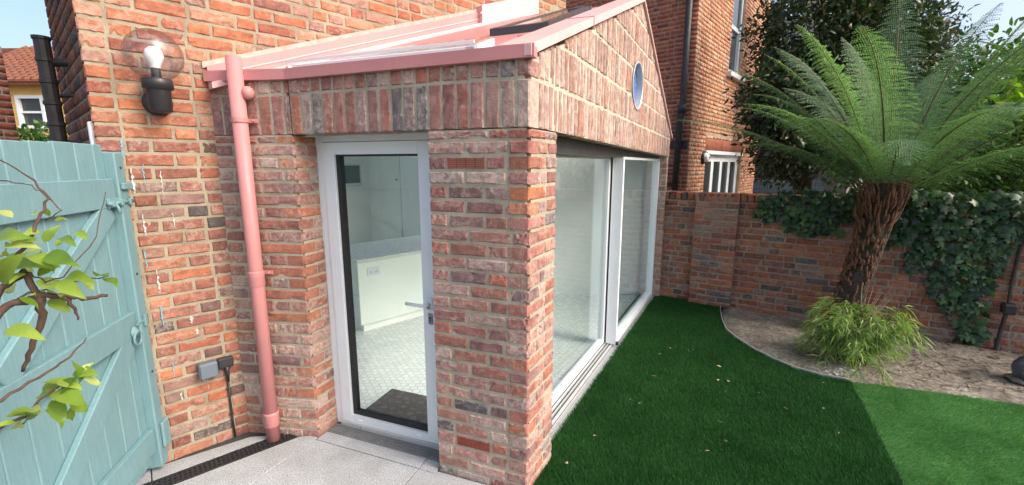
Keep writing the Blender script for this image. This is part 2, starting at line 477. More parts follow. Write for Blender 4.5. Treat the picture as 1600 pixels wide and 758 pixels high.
# ------------------------------------------------------------------ bricks
_bcache = {}
def brick_mesh(w, h, mat, variant, depth=.09, ztl=None, ztr=None, zbl=None, zbr=None, skew_l=0., skew_r=0., cache=True):
    """rough faced brick: x across, front towards -y, z up; centred at x=0,z=0. The corner heights let it be cut."""
    key = (round(w, 3), round(h, 3), mat.name, variant, depth, round(skew_l, 2), round(skew_r, 2))
    plain = ztl is None and ztr is None and zbl is None and zbr is None
    if plain and cache and key in _bcache: return _bcache[key]
    r = random.Random(hash((round(w * 500), round(h * 500), variant)) & 0xffff)
    tl = h / 2 if ztl is None else ztl; tr = h / 2 if ztr is None else ztr
    bl = -h / 2 if zbl is None else zbl; br = -h / 2 if zbr is None else zbr
    nx, nz = (5, 2) if w >= h else (2, 5)
    ch = .0055
    def P(u, v, y, inset):
        x = -w / 2 + u * w
        zb = bl + (br - bl) * u; zt = tl + (tr - tl) * u
        z = zb + v * (zt - zb)
        if inset:
            cx, cz = 0, (bl + br + tl + tr) / 4
            x -= math.copysign(min(inset, abs(x - cx)), x - cx) if u in (0, 1) else 0
            z -= math.copysign(min(inset, abs(z - cz)), z - cz) if v in (0, 1) else 0
        sk = skew_l * (1 - u) + skew_r * u
        return (x + sk * y, y, z)
    vv = []; F = []
    front = {}
    for i in range(nx + 1):
        for j in range(nz + 1):
            edge = i in (0, nx) or j in (0, nz)
            y = -.002 + r.uniform(-.0022, .0022) + (r.uniform(-.001, .0015) if edge else 0)
            p = list(P(i / nx, j / nz, y, (ch + r.uniform(-.002, .004)) if edge else 0))
            if not edge: p[0] += r.uniform(-.006, .006); p[2] += r.uniform(-.004, .004)
            elif r.random() < .10: p[1] += .006
            front[(i, j)] = len(vv); vv.append(tuple(p))
    for i in range(nx):
        for j in range(nz):
            F.append((front[(i, j)], front[(i + 1, j)], front[(i + 1, j + 1)], front[(i, j + 1)]))
    ring = [(i, 0) for i in range(nx + 1)] + [(nx, j) for j in range(1, nz + 1)] + [(i, nz) for i in range(nx - 1, -1, -1)] + [(0, j) for j in range(nz - 1, 0, -1)]
    mid = []
    for (i, j) in ring:
        p = list(P(i / nx, j / nz, .0045, 0))
        p[0] += r.uniform(-.0022, .0022) if 0 < i < nx else r.uniform(-.002, .002)
        p[2] += r.uniform(-.0025, .0025)
        mid.append(len(vv)); vv.append(tuple(p))
    back = []
    for (i, j) in ring:
        back.append(len(vv)); vv.append(P(i / nx, j / nz, depth, 0))
    n = len(ring)
    for k in range(n):
        a, b = front[ring[k]], front[ring[(k + 1) % n]]
        F.append((a, mid[k], mid[(k + 1) % n], b))
        F.append((mid[k], back[k], back[(k + 1) % n], mid[(k + 1) % n]))
    me = new_mesh('brick', vv, F, mat)
    if plain and cache: _bcache[key] = me
    return me

PAL_EXT = [((.37, .14, .105), 6), ((.32, .13, .112), 6), ((.40, .18, .145), 5), ((.27, .13, .125), 3), ((.43, .15, .09), 2.4),
           ((.33, .20, .18), 1.5), ((.45, .26, .21), 1.3), ((.13, .115, .125), .5), ((.21, .115, .115), 1.2)]
PAL_EXT_OR = [((.48, .165, .075), 4), ((.44, .15, .08), 3), ((.38, .125, .08), 2)]
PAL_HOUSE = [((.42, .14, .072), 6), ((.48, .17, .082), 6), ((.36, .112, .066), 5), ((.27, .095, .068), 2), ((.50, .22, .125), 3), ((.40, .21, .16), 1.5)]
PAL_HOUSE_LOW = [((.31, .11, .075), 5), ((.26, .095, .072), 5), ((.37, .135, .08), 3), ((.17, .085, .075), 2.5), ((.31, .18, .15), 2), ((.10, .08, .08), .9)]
PAL_GARDEN = [((.29, .105, .068), 6), ((.34, .125, .072), 5), ((.20, .088, .070), 3.5), ((.38, .15, .08), 3), ((.12, .095, .092), 1.8), ((.28, .175, .14), 2)]
PAL_GABLE = [((.38, .20, .15), 5), ((.34, .165, .125), 4), ((.43, .25, .195), 5), ((.38, .25, .205), 3), ((.44, .18, .11), 1.8), ((.26, .15, .13), 1.4)]
def pick(pal, r):
    t = sum(w for _, w in pal); x = r.uniform(0, t)
    for c, w in pal:
        x -= w
        if x <= 0: break
    k = r.uniform(.86, 1.14)
    return tuple(min(1, v * k * r.uniform(.96, 1.04)) for v in c)

BR = random.Random(11)
def put_brick(parent, fm, s0, s1, z0, z1, mat, pal, r=BR, proud=0., depth=.09, name='brick', col=None, **kw):
    w, h = s1 - s0, z1 - z0
    cut = any(k in kw for k in ('ztl', 'ztr', 'zbl', 'zbr'))
    wq, hq = (w, h) if cut else (round(w / .005) * .005, round(h / .004) * .004)
    me = brick_mesh(wq, hq, mat, r.randrange(5), depth, **kw)
    o = bpy.data.objects.new(name, me); COL.objects.link(o)
    o.parent = parent
    c = col or pick(pal, r)
    o.color = (*c, 1)
    L = Matrix.Translation(((s0 + s1) / 2, -proud + r.uniform(-.002, .002), (z0 + z1) / 2)) @ Matrix.Rotation(r.gauss(0, .006), 4, 'Y')
    if not cut: L = L @ Matrix.Diagonal((w / wq, 1, h / hq, 1))
    o.matrix_local = fm @ L
    return o

def course(L, kind, r, joint=.014):
    """spans along a course, Flemish-like with random bats"""
    st, hd, tq = .215, .1025, .160
    pats = {0: [hd, st, hd, hd, st, hd, st, hd, st], 1: [st, st, tq, st, hd, st, st, hd], 2: [tq, hd, st, hd, st, hd, st], 3: [hd, hd, st, st, hd, st, hd]}
    seq = pats[kind % 4]
    out = []; x = 0.; i = 0
    while x < L - 1e-6:
        w = seq[i % len(seq)] * r.uniform(.93, 1.06); i += 1
        rem = L - x
        if rem - w < .075: w = rem
        if w > .24: w = w / 2 if w > .30 else w
        out.append((x, min(L, x + w))); x += w + joint
    return out

def core(name, parent, fm, s0, s1, z0, z1, mat, rec=.006, thick=.095):
    return add(name, MBcore(fm, s0, s1, z0, z1, mat, rec, thick), parent)
def MBcore(fm, s0, s1, z0, z1, mat, rec, thick):
    b = MB(); b.box(s0, s1, rec, rec + thick, z0, z1, fm)
    return new_mesh('mortar_bed', b.v, b.f, mat)

# ================================================================== SETTING: ground
def sheet(name, poly, z, mat, kind='structure', parent=None, thick=.03):
    b = MB(); b.prism(poly, z - thick, z)
    o = b.build(name, mat, parent)
    if parent is None: tag(o, kind=kind)
    return o

ground = sheet('ground', [(-120, -80), (120, -80), (120, 160), (-120, 160)], -.06, M['earth'], thick=.2)

# paving in front of the door: a bed with single granite slabs
paving = sheet('paving', [(-4.0, -.5), (.02, -.5), tuple(A + UE * 0 + V2((-.03, .05))), tuple(J + NIN * .16), tuple(K + V2((0, .1))), (-2.6, 2.25), (-4.0, 2.25)], -.012, M['joint'], thick=.04)
def slab(poly, z=.0, name='paving_slab'):
    """one granite slab with a small chamfer"""
    poly = [np.array(p, float) for p in poly]
    if sum(poly[i][0] * poly[(i + 1) % len(poly)][1] - poly[(i + 1) % len(poly)][0] * poly[i][1] for i in range(len(poly))) < 0: poly = poly[::-1]
    c = np.mean(poly, 0); b = MB(); n = len(poly)
    inn = [c + (np.array(p) - c) * (1 - .004 / max(.05, np.linalg.norm(np.array(p) - c))) for p in poly]
    vv = [(p[0], p[1], z - .03) for p in poly] + [(p[0], p[1], z - .003) for p in poly] + [(p[0], p[1], z) for p in inn]
    F = [(i, (i + 1) % n, n + (i + 1) % n, n + i) for i in range(n)] + [(n + i, n + (i + 1) % n, 2 * n + (i + 1) % n, 2 * n + i) for i in range(n)] + [tuple(range(2 * n, 3 * n))]
    b.raw(vv, F); return b.build(name, M['granite'], paving)
def LU(e, v):  # e along the front from J, v outward (towards the viewer)
    p = J + UE * e - NIN * v; return (p[0], p[1])
g = .007
# strip right before the door and pier, then the big slabs
DR0 = V2((-1.57, 2.60)); DR1 = V2((-2.02, 2.20)); drd = (DR1 - DR0) / np.linalg.norm(DR1 - DR0); drn = V2((drd[1], -drd[0]))
if drn[0] > 0: drn = -drn                                   # towards the house flank
slab([LU(.012, .031), LU(.80, .031), LU(.80, -.062), LU(.012, -.062)])
slab([LU(.80 + g, .031), LU(.915, .031), LU(.915, -.062), LU(.80 + g, -.062)])
DG0 = V2((-1.352, 2.545)); DG1 = V2((-1.497, 2.201)); dgd = (DG1 - DG0) / np.linalg.norm(DG1 - DG0); dgn = V2((-dgd[1], dgd[0])) * .002
slab([tuple(DG0 + dgn), LU(-.0, .035), LU(.80, .035), LU(.80, .95), tuple(DG0 + dgd * 1.05 + dgn)][::-1])
slab([LU(.80 + g, .035), LU(.91, .035), LU(.925, .012), LU(1.46, .012), LU(1.46, .95), LU(.80 + g, .95)][::-1])
slab([tuple(DG0 + dgd * 1.054 + dgn), LU(.66, .954), LU(.66, 1.75), tuple(DG0 + dgd * 1.9 + dgn)][::-1])
slab([LU(.66 + g, .954), LU(1.46, .954), LU(1.46, 1.75), LU(.66 + g, 1.75)][::-1])
# slabs beside the channel drain
a0 = DR0 - drd * .14 - drn * .062; a1 = DR1 + drd * .6 - drn * .062
slab([tuple(DG0 - dgn), LU(-.002, .034), LU(-.002, .010), LU(-.05, .012), tuple(a0), tuple(a1), tuple(DG0 + dgd * 1.2 - dgn)])
b0 = DR0 + drn * .062 - drd * .02; b1 = DR1 + drn * .062 + drd * .02
slab([tuple(b0), tuple(K + V2((.06, -.07))), tuple(K - FD * .52 + V2((.015, -.015))), tuple(b1)][::-1])
slab([tuple(b1 + drd * g), tuple(K - FD * .526 + V2((.015, -.015))), (-2.42, 1.95), (-2.20, 1.60), tuple(b1 + drd * .62)][::-1])
slab([(-3.3, 1.2), (-2.24, 1.57), (-2.44, 1.93), (-3.3, 1.93)])

# black channel drain
chan = empty('channel_drain', (DR0[0], DR0[1], 0))
tag(chan, 'black slotted channel drain let into the granite paving under the pink downpipe', 'drain')
fmD = frame_matrix(DR0 - drd * .12, drd)
b = MB(); b.box(0, .95, -.055, -.042, -.04, .001, fmD).box(0, .95, .042, .055, -.04, .001, fmD)
o = b.build('frame', M['black_plastic'], chan); o.matrix_parent_inverse = Matrix.Translation((-DR0[0], -DR0[1], 0))
b = MB(); b.box(0, .95, -.042, .042, -.045, -.03, fmD); o = b.build('channel_bottom', M['black_rubber'], chan); o.matrix_parent_inverse = Matrix.Translation((-DR0[0], -DR0[1], 0))
gm = MB(); gm.bbox(-.006, .006, -.042, .042, -.014, 0, .002)
gme = new_mesh('grate_bar', gm.v, gm.f, M['black_plastic'])
for i in range(40):
    o = add('grate_bar', gme, chan); o.matrix_parent_inverse = Matrix.Translation((-DR0[0], -DR0[1], 0))
    o.matrix_basis = fmD @ Matrix.Translation((.014 + i * .0238, 0, 0))
b = MB()
for y in (-.016, .016): b.box(0, .95, y - .004, y + .004, -.016, -.002, fmD)
o = b.build('grate_rail', M['black_plastic'], chan); o.matrix_parent_inverse = Matrix.Translation((-DR0[0], -DR0[1], 0))

def rebase(root, base):
    inv = Matrix.Translation((-base[0], -base[1], -base[2]))
    root.location = base
    for c in root.children: c.matrix_parent_inverse = inv

# ================================================================== EXTENSION
ext = empty('brick_extension')
tag(ext, 'reclaimed brick garden extension with soldier-course gable, white door and pink metal roof trim', 'extension')
LAJ = float(np.linalg.norm(A - J)); LKJ = float(np.linalg.norm(J - K)); GL = 4.25
fmF = frame_matrix(J, UE); dKJ = (J - K) / LKJ; fmL = frame_matrix(K, dKJ); fmS = frame_matrix(A, SD); fmR = frame_matrix(J, NIN)
PIER0 = LAJ - .556; PIERS = .346
zc = lambda i: .05 + (24 - i) * .075         # bottom of course i
skA = float(SD @ UE) / float(SD @ NIN)
skAs = float(-UE @ SD) / float(-UE @ SIN)
inL = V2((-dKJ[1], dKJ[0])); skJ = float(NIN @ dKJ) / float(NIN @ inL)
inR = V2((-NIN[1], NIN[0])); skJr = float(-dKJ @ NIN) / float(-dKJ @ inR)

pier = core('pier', ext, fmF, PIER0 + .006, LAJ - .02, -.03, 1.968, M['mortar'], .004)
b = MB(); b.box(.03, PIERS - .004, .004, .30, -.03, 1.966, fmS); b.box(PIER0 + .012, LAJ - .15, .09, .20, -.03, 1.964, fmF)
b.build('pier_mortar_side', M['mortar'], ext)
leftwall = core('side_wall', ext, fmL, -.03, LKJ - .012, -.03, 1.968, M['mortar'], .004)
b = MB(); b.box(.02, .178, .004, .2, -.03, 1.966, fmR); b.build('door_reveal', M['mortar'], ext)
ORG = .55
rE = random.Random(5)
AIR = {1: (PIER0 + .113, PIER0 + .32), 22: (PIER0 + .32, PIER0 + .51)}
AIRB = {}
for i in range(-1, 26):
    z0 = zc(i)
    h = .059
    if i == -1: z0, h = 1.925, .036
    if i == 25: z0, h = -.025, .062
    z1 = z0 + h
    front_corner = i % 2 == 0
    # ---- pier front
    Lp = .556 if front_corner else .556 - .1135
    sp = course(Lp, 1 if front_corner else 0, rE)
    if i in (1,): sp = [(0, .10), (.113, .32), (.332, Lp if Lp < .46 else .44)] + ([(.452, Lp)] if Lp > .46 else [])
    if i in (22,): sp = [(0, .115), (.13, .335), (.35, .44)] + ([(.454, Lp)] if Lp > .5 else [])
    if i == 1: sp = [(0, .10), (.113, .32), (.332, .43)]
    for k, (s0, s1) in enumerate(sp):
        if i == 1 and k == 1: AIRB[1] = (PIER0 + s0, PIER0 + s1, z0, z1); continue
        if i == 22 and k == 1: AIRB[22] = (PIER0 + s0, PIER0 + s1, z0, z1); continue
        s0 += PIER0; s1 += PIER0
        last = front_corner and k == len(sp) - 1
        kw = dict(skew_r=skA) if last else {}
        col = None
        if i == 19 and k == 1: col = (.075, .07, .085)
        if i == 21 and k == 0: col = (.10, .085, .095)
        put_brick(pier, fmF, s0, s1, z0, z1, M['brick'], PAL_EXT_OR if (last and rE.random() < .3) else PAL_EXT, rE, col=col, depth=.1025 if last else .085, **kw)
    # ---- pier side
    if front_corner: ss = [(.1135, .215), (.226, PIERS)]
    else: ss = [(0, .135), (.146, .20), (.211, PIERS)] if i % 4 == 1 else [(0, .195), (.206, PIERS)]
    for k, (s0, s1) in enumerate(ss):
        lead = (not front_corner) and k == 0
        kw = dict(skew_l=skAs) if lead else {}
        put_brick(pier, fmS, s0, s1, z0, z1, M['brick'], PAL_EXT_OR if (lead and rE.random() < ORG) else PAL_EXT, rE, depth=.1025 if lead else .085, **kw)
    # ---- wall left of the door
    Lw = LKJ if front_corner else LKJ - .1135
    sp = course(Lw - .004, 3 if front_corner else 2, rE)
    for k, (s0, s1) in enumerate(sp):
        last = front_corner and k == len(sp) - 1
        kw = dict(skew_r=skJ) if last else {}
        put_brick(leftwall, fmL, s0 + .004, s1 + .004, z0, z1, M['brick'], PAL_EXT_OR if (last and rE.random() < .45) else PAL_EXT, rE, depth=.1025 if last else .085, **kw)
    if front_corner: put_brick(leftwall, fmR, .1135, .178, z0, z1, M['brick'], PAL_EXT, rE, depth=.07)
    else: put_brick(leftwall, fmR, 0, .178, z0, z1, M['brick'], PAL_EXT_OR if rE.random() < .6 else PAL_EXT, rE, depth=.1025, skew_l=skJr)

# soldier courses across the front
lintel = core('soldier_lintel', ext, fmF, .0, LAJ - .03, 1.974, 2.282, M['mortar'], .004, .19)
b = MB(); b.box(-.02, LKJ - .02, .004, .17, 1.972, 2.280, fmL); b.build('soldier_lintel_return', M['mortar'], ext)
rS = random.Random(21)
for fm, L, off in ((fmL, LKJ, .004), (fmF, LAJ, .006)):
    s = off; k = 0
    while s < L - .02:
        w = .066 * rS.uniform(.93, 1.07)
        if s + w > L - .03: w = L - s - (.006 if fm is fmL else 0)
        kw = dict(skew_r=skA) if (fm is fmF and s + w > L - .002) else {}
        col = (.055, .055, .065) if (fm is fmF and k in (2, 11)) else None
        put_brick(lintel, fm, s, s + w, 1.972, 2.192, M['brick'], PAL_EXT, rS, col=col, depth=.1025, **kw)
        put_brick(lintel, fm, s, s + w, 2.206, 2.277, M['brick'], PAL_EXT, rS, depth=.1025, **kw)
        s += w + .0125; k += 1

# gable of soldier rows above the sliding door
def slope_top(s):
    return 2.285 + (3.2 - 2.285) / 2.255 * s if s < 2.255 else 3.2 + (2.15 - 3.2) / (4.30 - 2.255) * (s - 2.255)
def tilt(s): return -.018 * s
b = MB()
poly = [(.03, 1.978), (GL - .006, 1.90), (GL - .006, slope_top(GL - .006) - .02), (2.255, 3.17), (.03, slope_top(.03) - .02)]
WC, WR = (2.212, 2.487), .195
n = len(poly)
# outer gable outline to round opening: polar strips
def ray_poly(c, a, poly):
    best = None; d = (math.cos(a), math.sin(a))
    for i in range(len(poly)):
        p, q = poly[i], poly[(i + 1) % len(poly)]
        ex, ey = q[0] - p[0], q[1] - p[1]
        den = d[0] * ey - d[1] * ex
        if abs(den) < 1e-9: continue
        t = ((p[0] - c[0]) * ey - (p[1] - c[1]) * ex) / den
        u = ((p[0] - c[0]) * d[1] - (p[1] - c[1]) * d[0]) / den
        if t > 0 and -1e-6 <= u <= 1 + 1e-6 and (best is None or t < best): best = t
    return (c[0] + d[0] * best, c[1] + d[1] * best)
angs = sorted(set([2 * math.pi * k / 48 for k in range(48)] + [math.atan2(p[1] - WC[1], p[0] - WC[0]) % (2 * math.pi) for p in poly]))
vv = []; F = []
for a in angs:
    o_ = ray_poly(WC, a, poly); i_ = (WC[0] + (WR + .008) * math.cos(a), WC[1] + (WR + .008) * math.sin(a))
    for y in (.004, .11):
        vv.append(fmS @ Vector((o_[0], y, o_[1]))); vv.append(fmS @ Vector((i_[0], y, i_[1])))
na = len(angs)
for k in range(na):
    q, r_ = 4 * k, 4 * ((k + 1) % na)
    F += [(q, r_, r_ + 1, q + 1), (q + 2, q + 3, r_ + 3, r_ + 2), (q + 1, r_ + 1, r_ + 3, q + 3), (q, q + 2, r_ + 2, r_)]
b.raw(vv, F)
gable = b.build('gable_wall', M['mortar_gable'], ext)
rows = [1.978, 2.205, 2.424, 2.643, 2.858, 3.07, 3.25]
rG = random.Random(8)
for ri in range(len(rows) - 1):
    s = .1135 if ri == 0 else (.006 if ri > 1 else .1135)
    zb0 = rows[ri] + (.008 if ri else 0); zt0 = rows[ri + 1] - .010
    while s < GL - .02:
        w = .052 * rG.uniform(.84, 1.14)
        if s + w > GL - .03: w = GL - s
        s1 = s + w
        pr = rG.uniform(-.003, .003)
        jt = rG.uniform(-.004, .004)
        ztl = min(zt0 + jt + tilt(s), slope_top(s) - .006); ztr = min(zt0 + jt + tilt(s1), slope_top(s1) - .006)
        zbl = zb0 + jt * .5 + tilt(s); zbr = zb0 + jt * .5 + tilt(s1)
        if ztl - zbl > .012 and ztr - zbr > .012:
            pieces = [(zbl, zbr, ztl, ztr)]
            def circ(x):
                dx = abs(x - WC[0]); R = WR + .012
                return math.sqrt(R * R - dx * dx) if dx < R else None
            cl, cr = circ(s), circ(s1)
            if cl is not None or cr is not None:
                cl = cl or 0.0; cr = cr or 0.0
                pieces = []
                lo = (zbl, zbr, min(ztl, WC[1] - cl), min(ztr, WC[1] - cr))
                hi = (max(zbl, WC[1] + cl), max(zbr, WC[1] + cr), ztl, ztr)
                for q in (lo, hi):
                    if q[2] - q[0] > .01 and q[3] - q[1] > .01: pieces.append(q)
            for (q0, q1, q2, q3) in pieces:
                zm = (q0 + q1 + q2 + q3) / 4
                hh = ((q2 - q0) + (q3 - q1)) / 2
                full = len(pieces) == 1 and abs((ztl - zt0 - jt - tilt(s))) < 1e-6 and cl is None and cr is None
                if full:
                    put_brick(gable, fmS, s, s1, zm - hh / 2, zm + hh / 2, M['brick_gable'], PAL_GABLE, rG, proud=pr, depth=.09)
                else:
                    put_brick(gable, fmS, s, s1, zm - hh / 2, zm + hh / 2, M['brick_gable'], PAL_GABLE, rG, proud=pr, depth=.09, ztl=q2 - zm, ztr=q3 - zm, zbl=q0 - zm, zbr=q1 - zm)
        s = s1 + .0135
# far jamb with its reveal facing the viewer
fmJ = frame_matrix(A + SD * 4.13 + SIN * .24, -SIN)
fj = core('far_jamb', ext, fmJ, 0, .236, -.03, 1.90, M['mortar'], .004, .11)
rJ = random.Random(31)
for i in range(0, 26):
    z0 = zc(i) - .02
    if z0 + .064 > 1.90: continue
    for (s0, s1) in ([(0, .10), (.111, .238)] if i % 2 else [(0, .165), (.176, .238)]):
        put_brick(fj, fmJ, s0, s1, z0, z0 + .059, M['brick'], PAL_GABLE, rJ)
# far end wall and rear (plain, out of sight)
b = MB(); Sg = A + SD * GL; Cend = K + FD * 3.35
dE = (Cend - Sg) / np.linalg.norm(Cend - Sg)

# air bricks
for key, (s0, s1, z0, z1) in AIRB.items():
    bk = MB(); bk.box(s0, s1, .014, .06, z0, z1, fmF)  # solid black backing paints in the shade of the vent recess
    ab = MB(); ab.box(s0, s0 + .006, -.001, .012, z0, z1, fmF).box(s1 - .006, s1, -.001, .012, z0, z1, fmF)
    air = ab.build('air_brick', M['terracotta'], ext)
    bk.build('air_brick_dark_backing', M['black_rubber'], air)
    for k in range(6):
        q = MB(); zz = z0 + .002 + k * (z1 - z0 - .012) / 5
        q.box(s0 + .006, s1 - .006, -.002, .010, zz, zz + .0048, fmF); q.build('louvre_slat', M['terracotta'], air)
    q = MB(); sm = (s0 + s1) / 2
    for t in (.25, .5, .75): q.box(s0 + (s1 - s0) * t - .002, s0 + (s1 - s0) * t + .002, .0005, .011, z0 + .001, z1 - .001, fmF)
    q.build('louvre_web', M['terracotta'], air)

# ---- pink eaves trim, coping, roof
def roofz(p): return 2.31 + .40 * float((V2(p) - A) @ NIN)
def EV(e, v, dz=0.):
    p = J + UE * e + NIN * v
    return (p[0], p[1], roofz(p) + dz)
fas = MB()
out = .028
pts = [K - FD * .0 - inL * out, J - (inL + NIN) / np.linalg.norm(inL + NIN) * out, A - NIN * out + UE * .03]
pin = [K + inL * .02, J + NIN * .02, A + NIN * .02 + UE * .03]
for i in (0, 1):
    p, q, r_, s_ = pts[i], pts[i + 1], pin[i + 1], pin[i]
    fas.prism([p, q, r_, s_], 2.279, 2.326)
    fas.prism([p - (r_ - q) * 0, q, q + (r_ - q) * .12, p + (s_ - p) * .12], 2.325, 2.338)
fas.build('eaves_fascia', M['pink'], ext)
# gable coping: two strips following the verge
for (sa, sb, nm) in ((-.03, 2.255, 'verge_coping'), (2.255, 4.33, 'verge_coping')):
    za, zb = slope_top(max(sa, 0)) + .0, slope_top(sb)
    if sa < 0: za = 2.285
    cb = MB(); vv = []
    for (s, z) in ((sa, za), (sb, zb)):
        for y in (-.022, .16):
            for dz in (0, .05 if sa < 0 else .022): vv.append(fmS @ Vector((s, y, z + dz + (.012 if y > 0 else 0))))
    cb.raw(vv, [(0, 1, 3, 2), (4, 6, 7, 5), (0, 4, 5, 1), (2, 3, 7, 6), (0, 2, 6, 4), (1, 5, 7, 3)])
    cp = cb.build(nm, M['pink_pale'], ext)
    if sa < 0:
        jb = MB(); m_ = .85; zz = za + (zb - za) * (m_ - sa) / (sb - sa)
        vv = []
        for s in (m_, m_ + .012):
            z = za + (zb - za) * (s - sa) / (sb - sa)
            for y in (-.0245, .162):
                for dz in (-.001, .0535): vv.append(fmS @ Vector((s, y, z + dz + (.012 if y > 0 else 0))))
        jb.raw(vv, [(0, 1, 3, 2), (4, 6, 7, 5), (0, 4, 5, 1), (2, 3, 7, 6), (0, 2, 6, 4), (1, 5, 7, 3)])
        jb.build('coping_joint', M['pink'], cp)
# roof deck pieces on the front slope (pink sheet), leaving the rooflight open
def flank_e(v):
    # e on the flank line at given v
    t = (v - float((K - A) @ NIN)) / float(FD @ NIN)
    return float((K + FD * t - J) @ UE)
def gable_e(v):
    t = v / float(SD @ NIN); return float((A + SD * t - J) @ UE)
RL0, RL1, RLE = .10, .36, 1.16
def deck(pts, dz=-.002, th=.02): 
    q = MB(); q.poly3([EV(e, v, dz) for e, v in pts], (0, 0, -th)); return q
def flk(v, off=.04): return flank_e(v) + off
roof = deck([(flk(0), 0.0), (gable_e(0) - .06, 0.0), (gable_e(RL0) - .06, RL0), (flk(RL0), RL0)]).build('roof', M['pink'], ext)
for pts_, nm in (([(RLE, RL0), (gable_e(RL0) - .06, RL0), (gable_e(RL1) - .06, RL1), (RLE, RL1)], 'roof_sheet'),
                 ([(flk(RL0), RL0), (flk(RL0) + .22, RL0), (flk(RL1) + .22, RL1), (flk(RL1), RL1)], 'roof_sheet'),
                 ([(flk(RL1), RL1), (gable_e(RL1) - .06, RL1), (gable_e(2.22) - .06, 2.22), (flk(2.22), 2.22)], 'roof_sheet')):
    deck(pts_).build(nm, M['pink'], roof)
    deck(pts_, -.06, .02).build('ceiling_lining', M['white_paint'], roof)
# back slope, out of view, glazed to add daylight to the room
apex = A + SD * 2.255; rend = K + FD * 2.744
q = MB(); q.poly3([(apex[0] + SIN[0] * .06, apex[1] + SIN[1] * .06, 3.19), (Sg[0] + SIN[0] * .06, Sg[1] + SIN[1] * .06, 2.13), (Cend[0], Cend[1], 2.25), (rend[0], rend[1], 3.2)], (0, 0, -.03))
q.build('added_rear_glazing', M['glass'], roof)
# standing seam lines on the pink sheet
for v in (.62,):
    q = MB(); q.poly3([EV(RLE + .03, v, .006), EV(gable_e(v) - .08, v, .006), EV(gable_e(v) - .08, v + .012, .006), EV(RLE + .03, v + .012, .006)], (0, 0, -.008)); q.build('roof_seam', M['pink'], roof)
# rooflight with white frame and green glass edge
rl = MB()
l0, l1 = flk(RL0) + .24, flk(RL1) + .24
def bar(m, p, q, w, z0, z1):
    p, q = V2(p), V2(q); d = (q - p) / np.linalg.norm(q - p); nn = V2((-d[1], d[0])) * w
    pts_ = [p, q, q + nn, p + nn]
    vv = [EV(a[0], a[1], z0) for a in pts_] + [EV(a[0], a[1], z1) for a in pts_]
    m.raw(vv, [(3, 2, 1, 0), (4, 5, 6, 7), (0, 1, 5, 4), (1, 2, 6, 5), (2, 3, 7, 6), (3, 0, 4, 7)])
bar(rl, (l0, RL0), (RLE - .01, RL0), .05, -.03, .034)
bar(rl, (RLE - .01, RL0), (RLE - .01, RL1), .05, -.03, .034)
bar(rl, (RLE - .06, RL1 - .05), (l1 + .02, RL1 - .05), -.05, -.03, .034)
bar(rl, (l0 - .0, RL0), (l1, RL1), -.05, -.03, .034)
rlo = rl.build('rooflight', M['white_metal'], ext)
q = MB(); q.poly3([EV(l0 + .0, RL0 + .004, .046), EV(RLE - .014, RL0 + .004, .046), EV(RLE - .014, RL1, .046), EV(l1, RL1, .046)], (0, 0, -.008)); q.build('rooflight_glass', M['glass'], rlo)
q = MB(); bar(q, (l0, RL0 - .006), (RLE - .008, RL0 - .006), .008, .05, .066); q.build('glazing_cap', M['white_metal'], rlo)
# dark skylight higher up
sk = MB(); SK0, SK1 = .80, 1.75
ea = max(flk(SK1) + .12, .92)
bar(sk, (.93, SK0), (gable_e(SK0) - .25, SK0), .06, -.02, .045); bar(sk, (.93 + .25, SK1), (gable_e(SK1) - .3, SK1), .06, -.02, .045)
bar(sk, (gable_e(SK0) - .25, SK0), (gable_e(SK1) - .3, SK1 + .06), .06, -.02, .045); bar(sk, (.93 + .06, SK0), (.93 + .30, SK1 + .06), .06, -.02, .045)
sko = sk.build('skylight', M['lead'], ext)
q = MB(); q.poly3([EV(.98, SK0 + .03, .04), EV(gable_e(SK0) - .28, SK0 + .03, .04), EV(gable_e(SK1) - .32, SK1, .04), EV(1.22, SK1, .04)], (0, 0, -.02)); q.build('skylight_pane', M['dark_glass'], sko)
# flashing against the house flank
fl = MB()
FN = V2((FD[1], -FD[0]))                       # outward from the flank
def flash(t0, t1, z_lo, z_hi, o0, o1, m):
    vv = []
    for t in (t0, t1):
        base = roofz(K + FD * t)
        for oo in (o0, o1):
            for dz in (z_lo, z_hi):
                p = K + FD * t + FN * oo; vv.append((p[0], p[1], base + dz))
    m.raw(vv, [(0, 1, 3, 2), (4, 6, 7, 5), (0, 4, 5, 1), (2, 3, 7, 6), (0, 2, 6, 4), (1, 5, 7, 3)])
flash(.0, 2.12, -.03, .105, .004, .030, fl); fo = fl.build('wall_flashing', M['pink'], ext)
fl = MB(); flash(.0, 2.12, .045, .052, .028, .034, fl); fl.build('flashing_fold', M['pink_pale'], fo)
fl = MB(); flash(.0, 2.12, -.03, .006, .02, .11, fl); fl.build('flashing_apron', M['pink_pale'], fo)
fl = MB(); flash(2.10, 2.84, -.02, .155, .004, .075, fl); flash(2.08, 2.80, .085, .098, .07, .078, fl); fl.build('flashing_upstand', M['pink_pale'], fo)
fl = MB(); flash(-.02, 2.9, .10, .135, .0, .014, fl); fl.build('cement_fillet', M['render_flaunch'], fo)

# ---- round window
RW = Matrix.Translation((0, 0, 0))
fmW = fmS @ Matrix.Translation((WC[0], 0, WC[1])) @ Matrix.Rotation(math.pi / 2, 4, 'X')   # local z -> outward (-y)
q = MB(); q.lathe([(WR + .014, .006), (WR + .012, .010), (WR - .002, .010), (WR - .006, .004), (WR - .006, -.10), (WR + .006, -.10)], 40, fmW)
rw = q.build('round_window', M['alu'], ext, smooth=False)
q = MB(); q.lathe([(.0001, -.045), (WR - .005, -.045), (WR - .005, -.055), (.0001, -.055)], 40, fmW); q.build('round_pane', M['blue_glass'], rw)

